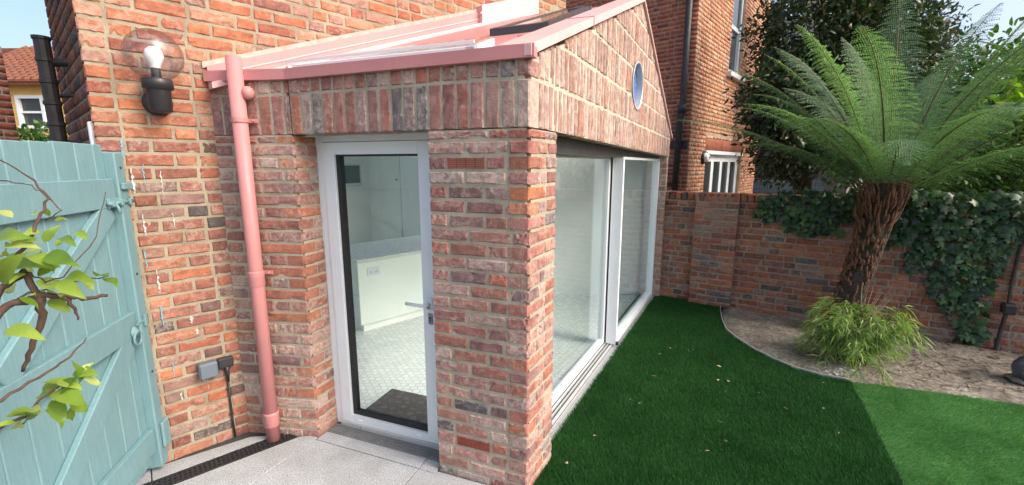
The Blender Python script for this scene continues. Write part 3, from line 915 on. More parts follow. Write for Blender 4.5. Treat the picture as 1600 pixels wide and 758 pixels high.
# ---- glazed door
fmDo = frame_matrix(J + NIN * .18, UE)
dr = MB()
dr.box(.0, .048, .0, .07, .0, 1.972, fmDo).box(.048, .90, .0, .07, 1.935, 1.972, fmDo).box(.852, .90, .0, .07, .0, 1.935, fmDo)
door = dr.build('door', M['white_metal'], ext)
lf = MB(); y0, y1 = -.006, .064
lf.bbox(.051, .136, y0, y1, .028, 1.932, .003, fmDo).bbox(.744, .849, y0, y1, .028, 1.932, .003, fmDo)
lf.box(.136, .744, y0 + .0005, y1, 1.858, 1.9315, fmDo).box(.136, .744, y0 + .0005, y1, .0285, .085, fmDo)
lf.build('door_leaf', M['white_metal'], door)
gk = MB(); gk.box(.136, .166, .012, .05, .085, 1.858, fmDo).box(.734, .744, .012, .05, .085, 1.858, fmDo).box(.166, .734, .0125, .05, 1.846, 1.858, fmDo).box(.166, .734, .0125, .05, .085, .112, fmDo)
gk.build('black_gasket', M['black_rubber'], door)
gs = MB(); gs.box(.166, .734, .03, .036, .112, 1.846, fmDo); gs.build('door_pane', M['glass'], door)
q = MB(); q.box(.048, .852, -.018, .07, -.01, .026, fmDo); q.build('door_threshold', M['alu'], door)
hd = MB(); hd.bbox(.775, .815, -.016, -.006, .93, 1.0, .004, fmDo)
hd.tube([fmDo @ Vector(p) for p in ((.795, -.012, .965), (.795, -.055, .965), (.785, -.062, .965), (.66, -.062, .968))], [.011, .011, .011, .010], 10)
hd.build('door_handle', M['white_metal'], door, True)
q = MB(); q.bbox(.780, .812, -.013, -.006, .835, .905, .004, fmDo); q.build('lock_escutcheon', M['steel'], door)
q = MB(); q.lathe([(.0001, .0155), (.0075, .0155), (.0085, .012), (.0085, .0)], 14, fmDo @ Matrix.Translation((.796, 0, .878)) @ Matrix.Rotation(math.pi / 2, 4, 'X')).box(.793, .799, -.0145, -.008, .852, .874, fmDo); q.build('lock_cylinder', M['black_plastic'], door)
for x in (.19, .66):
    q = MB(); q.bbox(x, x + .035, -.012, -.005, .052, .064, .003, fmDo); q.build('drain_cap', M['white_paint'], door)

def perforated(name, fm, L, w, mat, parent, pitch=.016, rows_=5, z=.004):
    """steel grating: rails and cross bars with see-through slots, as one part"""
    m = MB(); m.box(0, L, 0, .006, z - .02, z, fm).box(0, L, w - .006, w, z - .02, z, fm)
    for r_ in range(1, rows_):
        y = r_ * w / rows_; m.box(0, L, y - .0025, y + .0025, z - .012, z - .001, fm)
    k = 0
    while k * pitch < L: m.box(k * pitch, k * pitch + .0055, .006, w - .006, z - .012, z - .0015, fm); k += 1
    return m.build(name, mat, parent)
tg = perforated('threshold_grating', fmF @ Matrix.Translation((.006, .066, 0)), .912, .092, M['steel'], ext, .017, 4, .002)
q = MB(); q.box(.004, .92, .064, .16, -.05, -.02, fmF); q.build('grating_channel', M['black_rubber'], tg)

# ---- sliding door in the long side
sl0, sl1 = PIERS + .004, 4.128
fr = MB()
fr.box(sl1 - .05, sl1, .09, .26, .0, 1.888, fmS).box(sl0 - .004, sl0 + .03, .19, .27, .0, 1.888, fmS)
slide = fr.build('sliding_door', M['white_metal'], ext)
q = MB(); q.box(sl0, sl1, .10, .27, 1.862, 1.99, fmS); q.build('head_track', M['lead'], slide)
# inner panel (nearest half) at .20, outer panel at .09
def panel(x0, x1, ya, yb, left, right, nm):
    m = MB(); m.box(x0, x0 + left, ya, yb, .03, 1.868, fmS).box(x1 - right, x1, ya, yb, .03, 1.868, fmS)
    m.box(x0 + left, x1 - right, ya + .002, yb - .002, .03, .075, fmS).box(x0 + left, x1 - right, ya + .002, yb - .002, 1.845, 1.868, fmS)
    p_ = m.build(nm, M['white_metal'], slide)
    gq = MB(); ym = (ya + yb) / 2; gq.box(x0 + left, x1 - right, ym - .012, ym - .006, .075, 1.845, fmS); gq.build('sliding_pane', M['glass_slide'], slide)
    return p_
panel(sl0 + .03, 2.30, .205, .262, .03, .16, 'inner_panel')
panel(2.18, sl1 - .05, .085, .185, .05, .04, 'outer_panel')
q = MB(); q.box(2.196, 2.206, .187, .204, .03, 1.86, fmS); q.build('brush_seal', M['black_rubber'], slide)
q = MB(); q.box(2.172, 2.20, .06, .084, .028, .06, fmS); q.build('end_stop', M['black_plastic'], slide)
# floor tracks
for (ya, yb, z, mt, nm) in ((.120, .270, .006, 'black_rubber', 'track_bed'),):
    q = MB(); q.box(sl0, sl1, ya, yb, -.03, z, fmS); q.build(nm, M[mt], slide)
for (ya, yb, z) in ((.122, .140, .022), (.158, .166, .026), (.186, .200, .024), (.218, .226, .028), (.25, .268, .03)):
    q = MB(); q.box(sl0, sl1, ya, yb, .007, z, fmS); q.build('track_rail', M['alu'], slide)
sg = perforated('sliding_door_grating', fmS @ Matrix.Translation((sl0, .055, 0)), sl1 - sl0, .062, M['alu'], ext, .014, 4, .006)
q = MB(); q.box(sl0, sl1, .052, .119, -.05, -.02, fmS); q.build('grating_channel', M['joint'], sg)

# ---- downpipe
PX, PY = -1.586, 2.622
dp = MB(); dp.tube([(PX, PY, -.012), (PX, PY, 2.40)], .041, 20)
pipe = dp.build('downpipe', M['pink'], ext, True)
for z in (1.10, .15):
    q = MB(); q.lathe([(.042, -.05), (.0455, -.045), (.0455, .03), (.047, .035), (.047, .045), (.042, .05)], 20, Matrix.Translation((PX, PY, z))); q.build('pipe_collar', M['pink'], pipe, True)
for z in (1.13, 2.05):
    q = MB(); q.lathe([(.042, -.012), (.0465, -.012), (.0465, .012), (.042, .012)], 20, Matrix.Translation((PX, PY, z)))
    q.box(.0, .085, -.01, -.004, -.012, .012, Matrix.Translation((PX, PY + .045, z))); q.build('pipe_bracket', M['pink'], pipe)
    q = MB(); q.lathe([(.0001, .018), (.006, .016), (.007, .0)], 8, Matrix.Translation((PX + .065, PY + .03, z)) @ Matrix.Rotation(math.pi / 2, 4, 'X')); q.build('bracket_bolt', M['pink'], pipe)
q = MB(); q.lathe([(.0001, .038), (.018, .034), (.031, .02), (.036, 0), (.031, -.02), (.018, -.034), (.0001, -.038)], 14, Matrix.Translation((PX + .055, PY + .01, 2.205)))
q.build('outlet_elbow', M['pink'], pipe, True)
rebase(ext, (float(A[0]), float(A[1]), 0))

# ================================================================== HOUSE FLANK
house = empty('brick_house')
tag(house, 'tall orange-red brick house wall rising behind the pink roof, lamp and socket on it', 'house')
H0 = K - FD * .53; HL = .53 + 3.36
fmH = frame_matrix(H0, FD)
q = MB(); q.box(0.006, .53 + .02, .004, .24, -.05, 2.3, fmH).box(.006, HL - .004, .004, .24, 2.3, 6.2, fmH)
hw = q.build('flank_wall', M['mortar_house'], house)
rH = random.Random(77)
far_v = []; 
def top_vis(s): return 2.72 + .235 * s
class Joined:
    """bricks joined into one mesh with a tint attribute"""
    def __init__(self): self.co = []; self.tr = []; self.cl = []
    def brick(self, fm, s0, s1, z0, z1, col, y0=-.002, y1=.03, r=rH):
        b_ = len(self.co); c = .004
        for (x, y, z) in ((s0 + c, y0, z0 + c), (s1 - c, y0 + r.uniform(-.002, .002), z0 + c), (s1 - c, y0, z1 - c), (s0 + c, y0 + r.uniform(-.002, .002), z1 - c), (s0, y1, z0), (s1, y1, z0), (s1, y1, z1), (s0, y1, z1)):
            self.co.append(tuple(fm @ Vector((x, y, z)))); self.cl.append(col)
        for f in ((0, 1, 2), (0, 2, 3), (0, 4, 5), (0, 5, 1), (1, 5, 6), (1, 6, 2), (2, 6, 7), (2, 7, 3), (3, 7, 4), (3, 4, 0)):
            self.tr.append(tuple(i + b_ for i in f))
    def build(self, name, mat, parent):
        o = add(name, fast_mesh(name, np.array(self.co), np.array(self.tr), mat, False, np.array(self.cl)), parent)
        o['kind'] = 'stuff'; return o
jh = Joined()
ci = 0; z = -.015; nb = 0
while z < 6.15:
    sp = course(HL, (ci * 2 + 1) % 4 if ci % 2 else 0, rH)
    shift = 0
    for (s0, s1) in sp:
        if z < 2.3 and s0 > .56: continue
        t = s0 - .53
        if t > -.02 and z + .07 < roofz(K + FD * max(0, (s1 - .53))) - .03 and z > 2.2: continue
        if z < 2.3: s1 = min(s1, .545)
        if s1 - s0 < .03: continue
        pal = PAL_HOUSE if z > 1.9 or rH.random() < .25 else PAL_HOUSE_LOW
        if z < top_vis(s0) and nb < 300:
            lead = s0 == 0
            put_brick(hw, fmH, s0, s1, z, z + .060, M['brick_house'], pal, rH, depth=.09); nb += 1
        else: jh.brick(fmH, s0, s1, z, z + .064, pick(PAL_HOUSE, rH))
    z += .0752; ci += 1
jh.build('upper_bricks', M['brick_house_far'] if 'brick_house_far' in M else M['brick_far'], hw)
# return of the house round the corner, its shade put into the brick colours
rd = V2((math.sin(RAD(-49)), math.cos(RAD(-49))))
fmRt = frame_matrix(H0 + rd * 1.6 + FD * .02, -rd)
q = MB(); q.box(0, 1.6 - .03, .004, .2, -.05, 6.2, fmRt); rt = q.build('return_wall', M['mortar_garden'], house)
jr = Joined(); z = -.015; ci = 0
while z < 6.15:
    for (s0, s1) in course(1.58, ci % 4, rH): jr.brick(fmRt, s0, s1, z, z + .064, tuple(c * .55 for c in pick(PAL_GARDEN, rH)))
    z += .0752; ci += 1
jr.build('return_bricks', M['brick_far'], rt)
# far end of the flank (closing face)
q = MB(); q.box(0, .24, .0, .01, 2.0, 6.2, frame_matrix(H0 + FD * HL, V2((-FD[1], FD[0])))); q.build('wall_end', M['mortar_house'], house)
q = MB(); q.box(-.2, HL + .1, -.15, .4, 6.2, 6.35, fmH); q.build('eaves', M['slate'], house)
# paint runs left on the flank bricks
for (s, zt, ln, w, mt) in ((.10, 1.93, .10, .018, 'paint_blue'), (.125, 1.78, .14, .02, 'paint_drip'), (.175, 1.80, .11, .016, 'paint_blue'), (.25, 1.76, .16, .012, 'paint_drip'), (.145, 1.52, .12, .016, 'paint_drip'), (.28, 1.52, .09, .012, 'paint_drip'), (.13, 1.33, .12, .014, 'paint_blue'), (.17, 1.20, .14, .016, 'paint_drip'), (.165, .98, .12, .016, 'paint_blue'), (.30, .88, .045, .03, 'paint_drip'), (.32, .80, .04, .03, 'paint_drip'), (.335, .62, .16, .008, 'paint_drip'), (.18, .62, .10, .014, 'paint_blue'), (.20, .42, .06, .018, 'paint_drip'), (.34, .48, .1, .007, 'paint_drip')):
    q = MB(); npt = 12; vv = []
    rr = random.Random(int(s * 1000 + zt * 77))
    for k in range(npt):
        zz = zt - ln * k / (npt - 1); ww = w * (.5 + .5 * math.sin(math.pi * (k + .6) / npt)) * rr.uniform(.05, 1.1) / 2.8; cx = s + rr.uniform(-.004, .004)
        vv += [fmH @ Vector((cx - ww, -.0062, zz)), fmH @ Vector((cx + ww, -.0062, zz))]
    q.raw(vv, [(2 * k, 2 * k + 2, 2 * k + 3, 2 * k + 1) for k in range(npt - 1)])
    q.build('paint_run', M[mt], house)
rebase(house, (float(H0[0]), float(H0[1]), 0))

# ================================================================== INTERIOR seen through the glass
i0 = A + NIN * .26 + SIN * .02
ROOM = [tuple(A + SIN * .27 + SD * .27), tuple(J + NIN * .22), (-1.95, 2.98), (-4.75, 5.75), (-2.62, 8.05), (-.5, 5.93), tuple(A + SD * 4.12 + SIN * .27)]
ROOM[0] = tuple(J + UE * (LAJ - .30) + NIN * .25)
ifloor = sheet('interior_floor', ROOM, -.004, M['grout'], thick=.05)
def inside(p, poly):
    c = False; j = len(poly) - 1
    for i in range(len(poly)):
        xi, yi = poly[i]; xj, yj = poly[j]
        if (yi > p[1]) != (yj > p[1]) and p[0] < (xj - xi) * (p[1] - yi) / (yj - yi) + xi: c = not c
        j = i
    return c
co = []; tr = []; HR = .033
for iy in range(0, 130):
    for ix in range(0, 140):
        x = -4.2 + ix * (HR * 2 * .866 + .003) + (iy % 2) * (HR * .866 + .0015); y = 2.3 + iy * (HR * 1.5 + .0026)
        if y > 6.2 or x > 2.0: continue
        if not inside((x, y), ROOM): continue
        if x < -2.4 - (y - 3.6) * .5: continue
        b_ = len(co)
        for k in range(6):
            t = math.pi / 6 + k * math.pi / 3
            co.append((x + HR * .96 * math.cos(t), y + HR * .96 * math.sin(t), .0))
        tr += [(b_, b_ + 1, b_ + 2), (b_, b_ + 2, b_ + 3), (b_, b_ + 3, b_ + 4), (b_, b_ + 4, b_ + 5)]
ht = add('hexagon_tiles', fast_mesh('hexagon_tiles', np.array(co), np.array(tr), M['tile']), ifloor); ht['kind'] = 'stuff'

def wall_seg(name, p, q, z0, z1, mat, th=.06, parent=None):
    p, q = V2(p), V2(q); d = (q - p) / np.linalg.norm(q - p)
    m = MB(); m.box(0, float(np.linalg.norm(q - p)), 0, th, z0, z1, frame_matrix(p, d)); o = m.build(name, mat, parent)
    if parent is None: tag(o, kind='structure')
    return o
wall_seg('interior_wall_left', (-1.95, 2.98), (-4.75, 5.75), 0, 2.5, M['white_paint'])
wall_seg('interior_wall_screen', (-4.75, 5.75), (-2.62, 8.05), 0, 2.5, M['white_paint'])
wall_seg('interior_wall_back', (-2.62, 8.05), (-.5, 5.93), 0, 2.5, M['white_paint'])
wall_seg('interior_wall_end', (-.5, 5.93), tuple(A + SD * 4.12 + SIN * .27), 0, 2.5, M['white_paint'])
ca, cb2 = K + FD * .1 + V2((-.12, .14)), Cend
pm = lambda t, u: tuple((np.array(ca) * (1 - t) + np.array(cb2) * t) * (1 - u) + (np.array((-4.75, 5.75)) * (1 - t) + np.array((-1.6, 7.0)) * t) * u)
ce = MB(); ce.prism([pm(0, 0), pm(0, .12), pm(1, .12), pm(1, 0)], 2.5, 2.55); ce.prism([pm(0, .92), pm(0, 1), (-2.62, 8.05), (-.5, 5.93), pm(1, .92)], 2.5, 2.55)
ceil = ce.build('interior_ceiling', M['white_paint']); tag(ceil, kind='structure')
ce = MB(); ce.prism([pm(0, .12), pm(0, .92), pm(1, .92), pm(1, .12)], 2.51, 2.52); ce.build('added_rooflight', M['glass'], ceil)  # unseen ceiling glazing added to let more daylight into the kitchen
# beam along the opening in the flank, inner lining of the front
# kitchen island
isl = empty('kitchen_island', (-1.6, 4.5, 0)); tag(isl, 'white kitchen island with pale worktop seen through the glazed door', 'kitchen island')
di = V2((.707, .707)); pI = V2((-1.61, 4.42)); fmI = frame_matrix(pI, di)
def ipart(m, nm, mat, smooth=False): 
    o = m.build(nm, mat, isl, smooth); o.matrix_parent_inverse = Matrix.Translation((1.6, -4.5, 0)); return o
q = MB(); q.box(0.02, 1.9, .02, .9, .10, .785, fmI); ipart(q, 'carcass', M['kitchen'])
q = MB(); q.bbox(.0, 1.9, .0, .019, .10, .78, .002, fmI); ipart(q, 'front_panel', M['kitchen'])
for z0, z1 in ((.10, .42), (.43, .78)):
    q = MB(); q.bbox(.0, .019, .024, .90, z0, z1, .002, fmI); ipart(q, 'drawer_front', M['kitchen'])
q = MB(); q.box(.06, 1.85, .07, .85, 0, .10, fmI); ipart(q, 'plinth', M['white_paint'])
q = MB(); q.bbox(-.015, 1.92, -.02, .93, .787, .82, .003, fmI); ipart(q, 'worktop', M['worktop'])
q = MB(); q.bbox(.10, .245, -.010, -.0005, .63, .715, .002, fmI)
sk_ = ipart(q, 'double_socket', M['white_metal'])
q = MB()
for x in (.125, .19):
    for dx, dz in ((.012, .03), (0, .012), (.024, .012)): q.box(x + dx, x + dx + .006, -.0125, -.0095, .645 + dz, .655 + dz, fmI)
ipart(q, 'socket_slots', M['black_plastic'])
# screen on the wall
ws = V2((-4.75, 5.75)); we = V2((-2.62, 8.05)); dw = (we - ws) / np.linalg.norm(we - ws); Lw_ = float(np.linalg.norm(we - ws)); fmX = frame_matrix(ws, dw)
scr = empty('wall_screen', (-2.9, 7.6, 1.6)); tag(scr, 'small dark wall screen in a pale frame inside the kitchen', 'screen')
for m_, nm, mt in ((MB().bbox(Lw_ - .72, Lw_ - .17, -.05, -.002, 1.42, 1.80, .008, fmX), 'screen_frame', 'alu'), (MB().bbox(Lw_ - .70, Lw_ - .20, -.056, -.051, 1.475, 1.78, .002, fmX), 'screen_panel', 'screen')):
    o = m_.build(nm, M[mt], scr); o.matrix_parent_inverse = Matrix.Translation((2.9, -7.6, -1.6))
# tall cupboard door on the back wall
bs = V2((-2.62, 8.05)); be = V2((-.5, 5.93)); db = (be - bs) / np.linalg.norm(be - bs); fmB = frame_matrix(bs, db)
cup = empty('tall_cupboard', (-1.8, 7.2, 0)); tag(cup, 'tall white cupboard with a small knob at the back of the kitchen', 'cupboard')
for m_, nm, mt in ((MB().bbox(.45, 1.16, -.05, -.004, .02, 2.35, .003, fmB), 'cupboard_door', 'kitchen'), (MB().bbox(1.18, 1.95, -.05, -.004, .02, 2.35, .003, fmB), 'cupboard_door', 'kitchen'), (MB().lathe([(.0001, .03), (.016, .028), (.018, .018), (.008, .012), (.008, 0)], 12, fmB @ Matrix.Translation((1.08, -.05, 1.55)) @ Matrix.Rotation(math.pi / 2, 4, 'X')), 'cupboard_knob', 'steel')):
    o = m_.build(nm, M[mt], cup); o.matrix_parent_inverse = Matrix.Translation((1.8, -7.2, 0))
# pebble patterned mat
mc = V2((-.76, 2.98)); fmM = frame_matrix(mc, UE)
mt_o = MB().bbox(-.30, .35, -.16, .19, .001, .012, .003, fmM).build('door_mat', M['mat']); tag(mt_o, 'dark brown pebble-patterned mat just inside the glazed door', 'mat')
rm = random.Random(3); pts_ = []
for k in range(400):
    x, y = rm.uniform(-.27, .32), rm.uniform(-.13, .16)
    if all((x - a) ** 2 + (y - c) ** 2 > .058 ** 2 for a, c in pts_): pts_.append((x, y))
for (x, y) in pts_:
    r_ = rm.uniform(.022, .029); q = MB(); asp = rm.uniform(.75, 1.0)
    ml = fmM @ Matrix.Translation((x, y, .012)) @ Matrix.Rotation(rm.uniform(0, 3), 4, 'Z') @ Matrix.Diagonal((1, asp, 1, 1))
    q.lathe([(r_, 0), (r_ * .85, .003), (.0001, .004)], 9, ml); q.build('mat_pebble', M['mat_pebble'], mt_o)

# ================================================================== WALL LAMP
def on_flank(t, z, off): p = K + FD * t + FN * off; return Vector((p[0], p[1], z))
lamp = empty('wall_lamp', on_flank(-.25, 2.14, 0)); tag(lamp, 'black wall lamp with a clear glass globe on the orange brick wall', 'lamp')
def child(m, nm, mat, par, smooth=False, base=None):
    o = m.build(nm, mat, par, smooth); bl = base if base is not None else par.location
    o.matrix_parent_inverse = Matrix.Translation(-Vector(bl)); return o
c_ = on_flank(-.25, 0, .105)
q = MB(); q.lathe([(.0001, 2.075), (.045, 2.078), (.052, 2.085), (.056, 2.19), (.058, 2.195), (.070, 2.20), (.070, 2.245), (.064, 2.25), (.03, 2.252), (.0001, 2.252)], 24, Matrix.Translation((c_.x, c_.y, 0)))
lb = child(q, 'lamp_body', M['black_plastic'], lamp, True)
fmLp = frame_matrix(K + FD * -.25, FD)
q = MB(); q.lathe([(.0001, .03), (.055, .028), (.068, .018), (.07, .001)], 20, fmLp @ Matrix.Translation((0, -.006, 2.135)) @ Matrix.Rotation(math.pi / 2, 4, 'X')); child(q, 'wall_plate', M['black_plastic'], lamp, True)
q = MB(); q.box(-.03, .03, -.10, -.02, 2.10, 2.17, fmLp); child(q, 'lamp_arm', M['black_plastic'], lamp)
q = MB(); q.lathe([(.018, 2.25), (.022, 2.255), (.022, 2.305), (.018, 2.31)], 16, Matrix.Translation((c_.x, c_.y, 0))); child(q, 'lamp_holder', M['black_plastic'], lamp)
q = MB(); q.lathe([(.022, 2.305), (.030, 2.33), (.041, 2.355), (.043, 2.375), (.035, 2.398), (.018, 2.412), (.0001, 2.415)], 18, Matrix.Translation((c_.x, c_.y, 0))); child(q, 'bulb', M['bulb'], lamp, True)
gr = .132; gc = 2.37
q = MB(); q.lathe([(gr * math.cos(a), gc + gr * math.sin(a)) for a in np.linspace(-math.pi / 2 + .50, math.pi / 2 - .001, 22)], 36, Matrix.Translation((c_.x, c_.y, 0))); child(q, 'globe', M['globe'], lamp, True)
q = MB(); q.box(-.014, .014, -.1635, -.159, 2.215, 2.232, fmLp); child(q, 'rating_sticker', M['white_paint'], lamp)

# ================================================================== OUTDOOR SOCKET
sock = empty('outdoor_socket', on_flank(-.17, .52, 0)); tag(sock, 'grey weatherproof socket with black plug low on the house wall', 'socket')
fmK = frame_matrix(K, FD)
child(MB().bbox(-.235, -.135, -.07, -.003, .475, .575, .008, fmK), 'socket_cover', M['grey_plastic'], sock)
child(MB().bbox(-.228, -.142, -.075, -.0705, .482, .568, .002, fmK), 'socket_lid', M['grey_plastic'], sock)
child(MB().bbox(-.13, -.045, -.045, -.003, .505, .57, .006, fmK), 'junction_box', M['black_plastic'], sock)
pts3 = [fmK @ Vector(p) for p in ((-.085, -.03, .51), (-.083, -.03, .46), (-.082, -.015, .40), (-.085, -.012, .25), (-.084, -.014, .12), (-.082, -.016, .0))]
child(MB().tube(pts3[:3], [.014, .012, .008], 8), 'cable_gland', M['black_plastic'], sock, True)
child(MB().tube(pts3[2:], .0065, 8), 'cable', M['black_plastic'], sock, True)
for z in (.34, .16): child(MB().bbox(-.097, -.073, -.018, -.003, z, z + .012, .002, fmK), 'cable_clip', M['black_plastic'], sock)

# ================================================================== GATE
G0 = V2((-2.135, 2.375)); gd = V2((.272, -.962)) / np.linalg.norm((.272, -.962))
# the boarded back with its rails faces right (+x): frame with x running away from the viewer
Lg = 1.25
fmG = frame_matrix(G0 + gd * Lg, -gd)          # x=Lg at the far (latch) end, -y towards +x side
gate = empty('garden_gate', (G0[0], G0[1], 0)); tag(gate, 'teal painted ledged and braced timber gate at the left with ring latch', 'gate')
rg = random.Random(4)
x = .0
while x < Lg - .12:
    w = .136; x1 = min(x + w, Lg - .085)
    q = MB(); q.bbox(x, x1 - .004, .0, .022, .07, 1.895 + rg.uniform(-.006, .004), .004, fmG); child(q, 'board', M['teal'], gate)
    x += w
def rail(z0, z1): child(MB().bbox(.0, Lg - .095, -.032, -.001, z0, z1, .004, fmG), 'rail', M['teal'], gate)
rail(1.575, 1.725); rail(.86, 1.0); rail(.15, .29)
def brace(xa, za, xb, zb, w=.115):
    a = Vector((xa, 0, za)); b2 = Vector((xb, 0, zb)); d = (b2 - a); L = d.length; ang = math.atan2(d.z, d.x)
    Mx = fmG @ Matrix.Translation((xa, 0, za)) @ Matrix.Rotation(-ang, 4, 'Y')
    child(MB().bbox(0, L, -.030, -.0015, -w / 2, w / 2, .004, Mx), 'brace', M['teal'], gate)
brace(.30, 1.01, 1.10, 1.57); brace(.30, .30, 1.10, .86)
# frame post at the latch side, hinge pads
post = MB().bbox(Lg - .085, Lg - .004, -.045, .05, .03, 1.86, .006, fmG); child(post, 'gate_post', M['teal'], gate)
child(MB().bbox(Lg - .075, Lg + .012, -.062, -.046, 1.665, 1.70, .004, fmG), 'keeper_block', M['teal'], gate)
child(MB().bbox(Lg - .06, Lg + .012, -.064, -.046, .14, .30, .006, fmG), 'stop_block', M['teal'], gate)
# slide bolt
bolt = MB().tube([fmG @ Vector(p) for p in ((Lg - .20, -.047, 1.60), (Lg + .02, -.047, 1.60))], .010, 10)
bo = child(bolt, 'slide_bolt', M['teal'], gate, True)
child(MB().bbox(Lg - .19, Lg - .09, -.041, -.033, 1.575, 1.625, .003, fmG), 'bolt_plate', M['teal'], gate)
child(MB().tube([fmG @ Vector(p) for p in ((Lg - .15, -.05, 1.60), (Lg - .15, -.062, 1.575), (Lg - .148, -.065, 1.545))], [.007, .007, .009], 8), 'bolt_knob', M['teal'], gate, True)
for xx in (Lg - .18, Lg - .105, Lg - .03): child(MB().bbox(xx, xx + .018, -.061, -.034 if xx < Lg - .1 else -.046, 1.583, 1.617, .003, fmG), 'bolt_staple', M['teal'], gate)
# ring latch
Rm = fmG @ Matrix.Translation((Lg - .135, -.036, .895))
ring = [Rm @ Vector((.034 * math.cos(t), -.012, -.036 + .036 * math.sin(t))) for t in np.linspace(0, 2 * math.pi, 21)]
child(MB().tube(ring, .006, 8, False), 'ring_handle', M['teal'], gate, True)
child(MB().lathe([(.0001, .018), (.014, .016), (.02, .008), (.032, .004), (.034, .001)], 16, Rm @ Matrix.Rotation(math.pi / 2, 4, 'X')), 'latch_rose', M['teal'], gate, True)
child(MB().bbox(Lg - .13, Lg - .02, -.050, -.046, .925, .94, .002, fmG).bbox(Lg - .06, Lg - .035, -.06, -.047, .90, .965, .003, fmG), 'thumb_latch', M['teal'], gate)
for zz in (1.78, 1.2, .62): child(MB().lathe([(.0001, .004), (.006, .003), (.008, 0)], 8, fmG @ Matrix.Translation((Lg - .045, -.0455, zz)) @ Matrix.Rotation(math.pi / 2, 4, 'X')), 'coach_bolt', M['iron'], gate)

# little brick corner of the wall at the near left of the gate
gp = empty('gate_pier', (-1.96, 1.12, 0)); tag(gp, 'low corner of red brick pier at the left below the gate', 'brick pier')
fmGP = frame_matrix(V2((-2.3, 1.16)), V2((.95, .31)) / np.linalg.norm((.95, .31)))
pc = child(MB().box(0, .42, .004, .28, -.03, .68, fmGP), 'pier_core', M['mortar_garden'], gp)
r_ = random.Random(2)
for i in range(9):
    for (s0, s1) in course(.42, i, r_):
        o = put_brick(pc, fmGP, s0, s1, .004 + i * .075, .068 + i * .075, M['brick_garden'], PAL_GARDEN, r_)

# ================================================================== GARDEN WALL
W0 = V2((2.05, 5.84)); wd = V2((.829, -.559)) / np.linalg.norm((.829, -.559)); WL = 4.4
fmGW = frame_matrix(W0, wd)
gw = empty('garden_wall', (W0[0], W0[1], 0)); tag(gw, 'old red brick garden wall with a pilaster behind the lawn and bed', 'wall')
WT = 1.338
wc = child(MB().box(-.1, WL, .005, .21, -.1, WT + .005, fmGW), 'wall_core', M['mortar_garden'], gw)
PS0, PS1, PPR = .40, .90, .085
pl = child(MB().box(PS0 + .006, PS1 - .006, -PPR + .005, .004, -.1, WT + .07, fmGW), 'pilaster_core', M['mortar_garden'], gw)
rw_ = random.Random(12); i = 0; z = -.085; jw = Joined(); cnt = 0
while z < WT - .05:
    for (s0, s1) in course(WL, i % 4, rw_):
        if s1 > PS0 - .01 and s0 < PS1 + .01:
            if s0 < PS0 - .04: s1 = PS0 - .002
            elif s1 > PS1 + .04: s0 = PS1 + .002
            else: continue
        if s1 - s0 < .03: continue
        pal = PAL_GARDEN
        if s0 < 3.45 and cnt < 300 and z > -.05:
            put_brick(wc, fmGW, s0, s1, z, z + .062, M['brick_garden'], pal, rw_, proud=rw_.uniform(-.003, .004)); cnt += 1
        else: jw.brick(fmGW, s0, s1, z, z + .064, pick(PAL_GARDEN, rw_))
    for (s0, s1) in course(PS1 - PS0, (i % 2) * 1, rw_):
        put_brick(pl, fmGW, PS0 + s0, PS0 + s1, z, z + .062, M['brick_garden'], PAL_GARDEN, rw_, proud=PPR, depth=.085)
    z += .075; i += 1
jw.build('distant_bricks', M['brick_far'], wc)
# brick on edge coping
s = -.02; k = 0
while s < 3.6:
    w = .066
    inp = PS0 - .02 < s < PS1 - .03
    put_brick(wc, fmGW, s, s + w, WT + .008, WT + .105 + rw_.uniform(-.004, .004), M['brick_garden'], PAL_GARDEN, rw_, proud=(PPR + .004) if inp else .004, depth=.22 + (PPR if inp else 0), name='coping_brick')
    s += w + .011

# ================================================================== LAWN, SOIL
BED = [(2.70, 5.40), (2.60, 5.20), (2.466, 4.873), (2.36, 4.56), (2.345, 4.32), (2.375, 4.03), (2.44, 3.80), (2.52, 3.62), (2.66, 3.49), (2.847, 3.39), (3.10, 3.31), (3.344, 3.233), (3.60, 3.14), (3.875, 3.025), (4.6, 2.72), (5.3, 2.4)]
LAWN_EDGE = [tuple(A + SD * 4.12 - SIN * -.055), tuple(A + SD * .36 + SIN * .055)]
pierc = A + SD * .36
LAWN = [tuple(A + SD * 4.2 + SIN * .05), tuple(A + SD * .35 + SIN * .05), tuple(A + SD * .35 - SIN * .002), tuple(A + SD * 0 - SIN * .004), (.06, 2.08), (.02, .3), (4.6, -.3), (5.3, 2.4)] + BED[::-1][1:] + [tuple(W0 + wd * PS1 + V2((-.05, -.08))), tuple(W0 + wd * .38), tuple(W0)]
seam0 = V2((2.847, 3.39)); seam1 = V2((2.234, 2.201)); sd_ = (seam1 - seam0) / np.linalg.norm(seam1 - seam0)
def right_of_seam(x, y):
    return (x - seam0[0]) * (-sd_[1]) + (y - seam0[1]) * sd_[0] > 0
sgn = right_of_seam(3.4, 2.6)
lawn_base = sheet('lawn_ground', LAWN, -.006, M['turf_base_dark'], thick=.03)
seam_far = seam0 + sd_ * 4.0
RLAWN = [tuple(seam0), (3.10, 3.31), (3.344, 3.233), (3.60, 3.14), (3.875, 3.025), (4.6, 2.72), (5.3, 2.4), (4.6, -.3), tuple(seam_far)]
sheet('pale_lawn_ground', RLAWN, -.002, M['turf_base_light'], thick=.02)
soilpoly = BED + [(6.0, 2.8), tuple(W0 + wd * WL), tuple(W0 + wd * PS1), ]
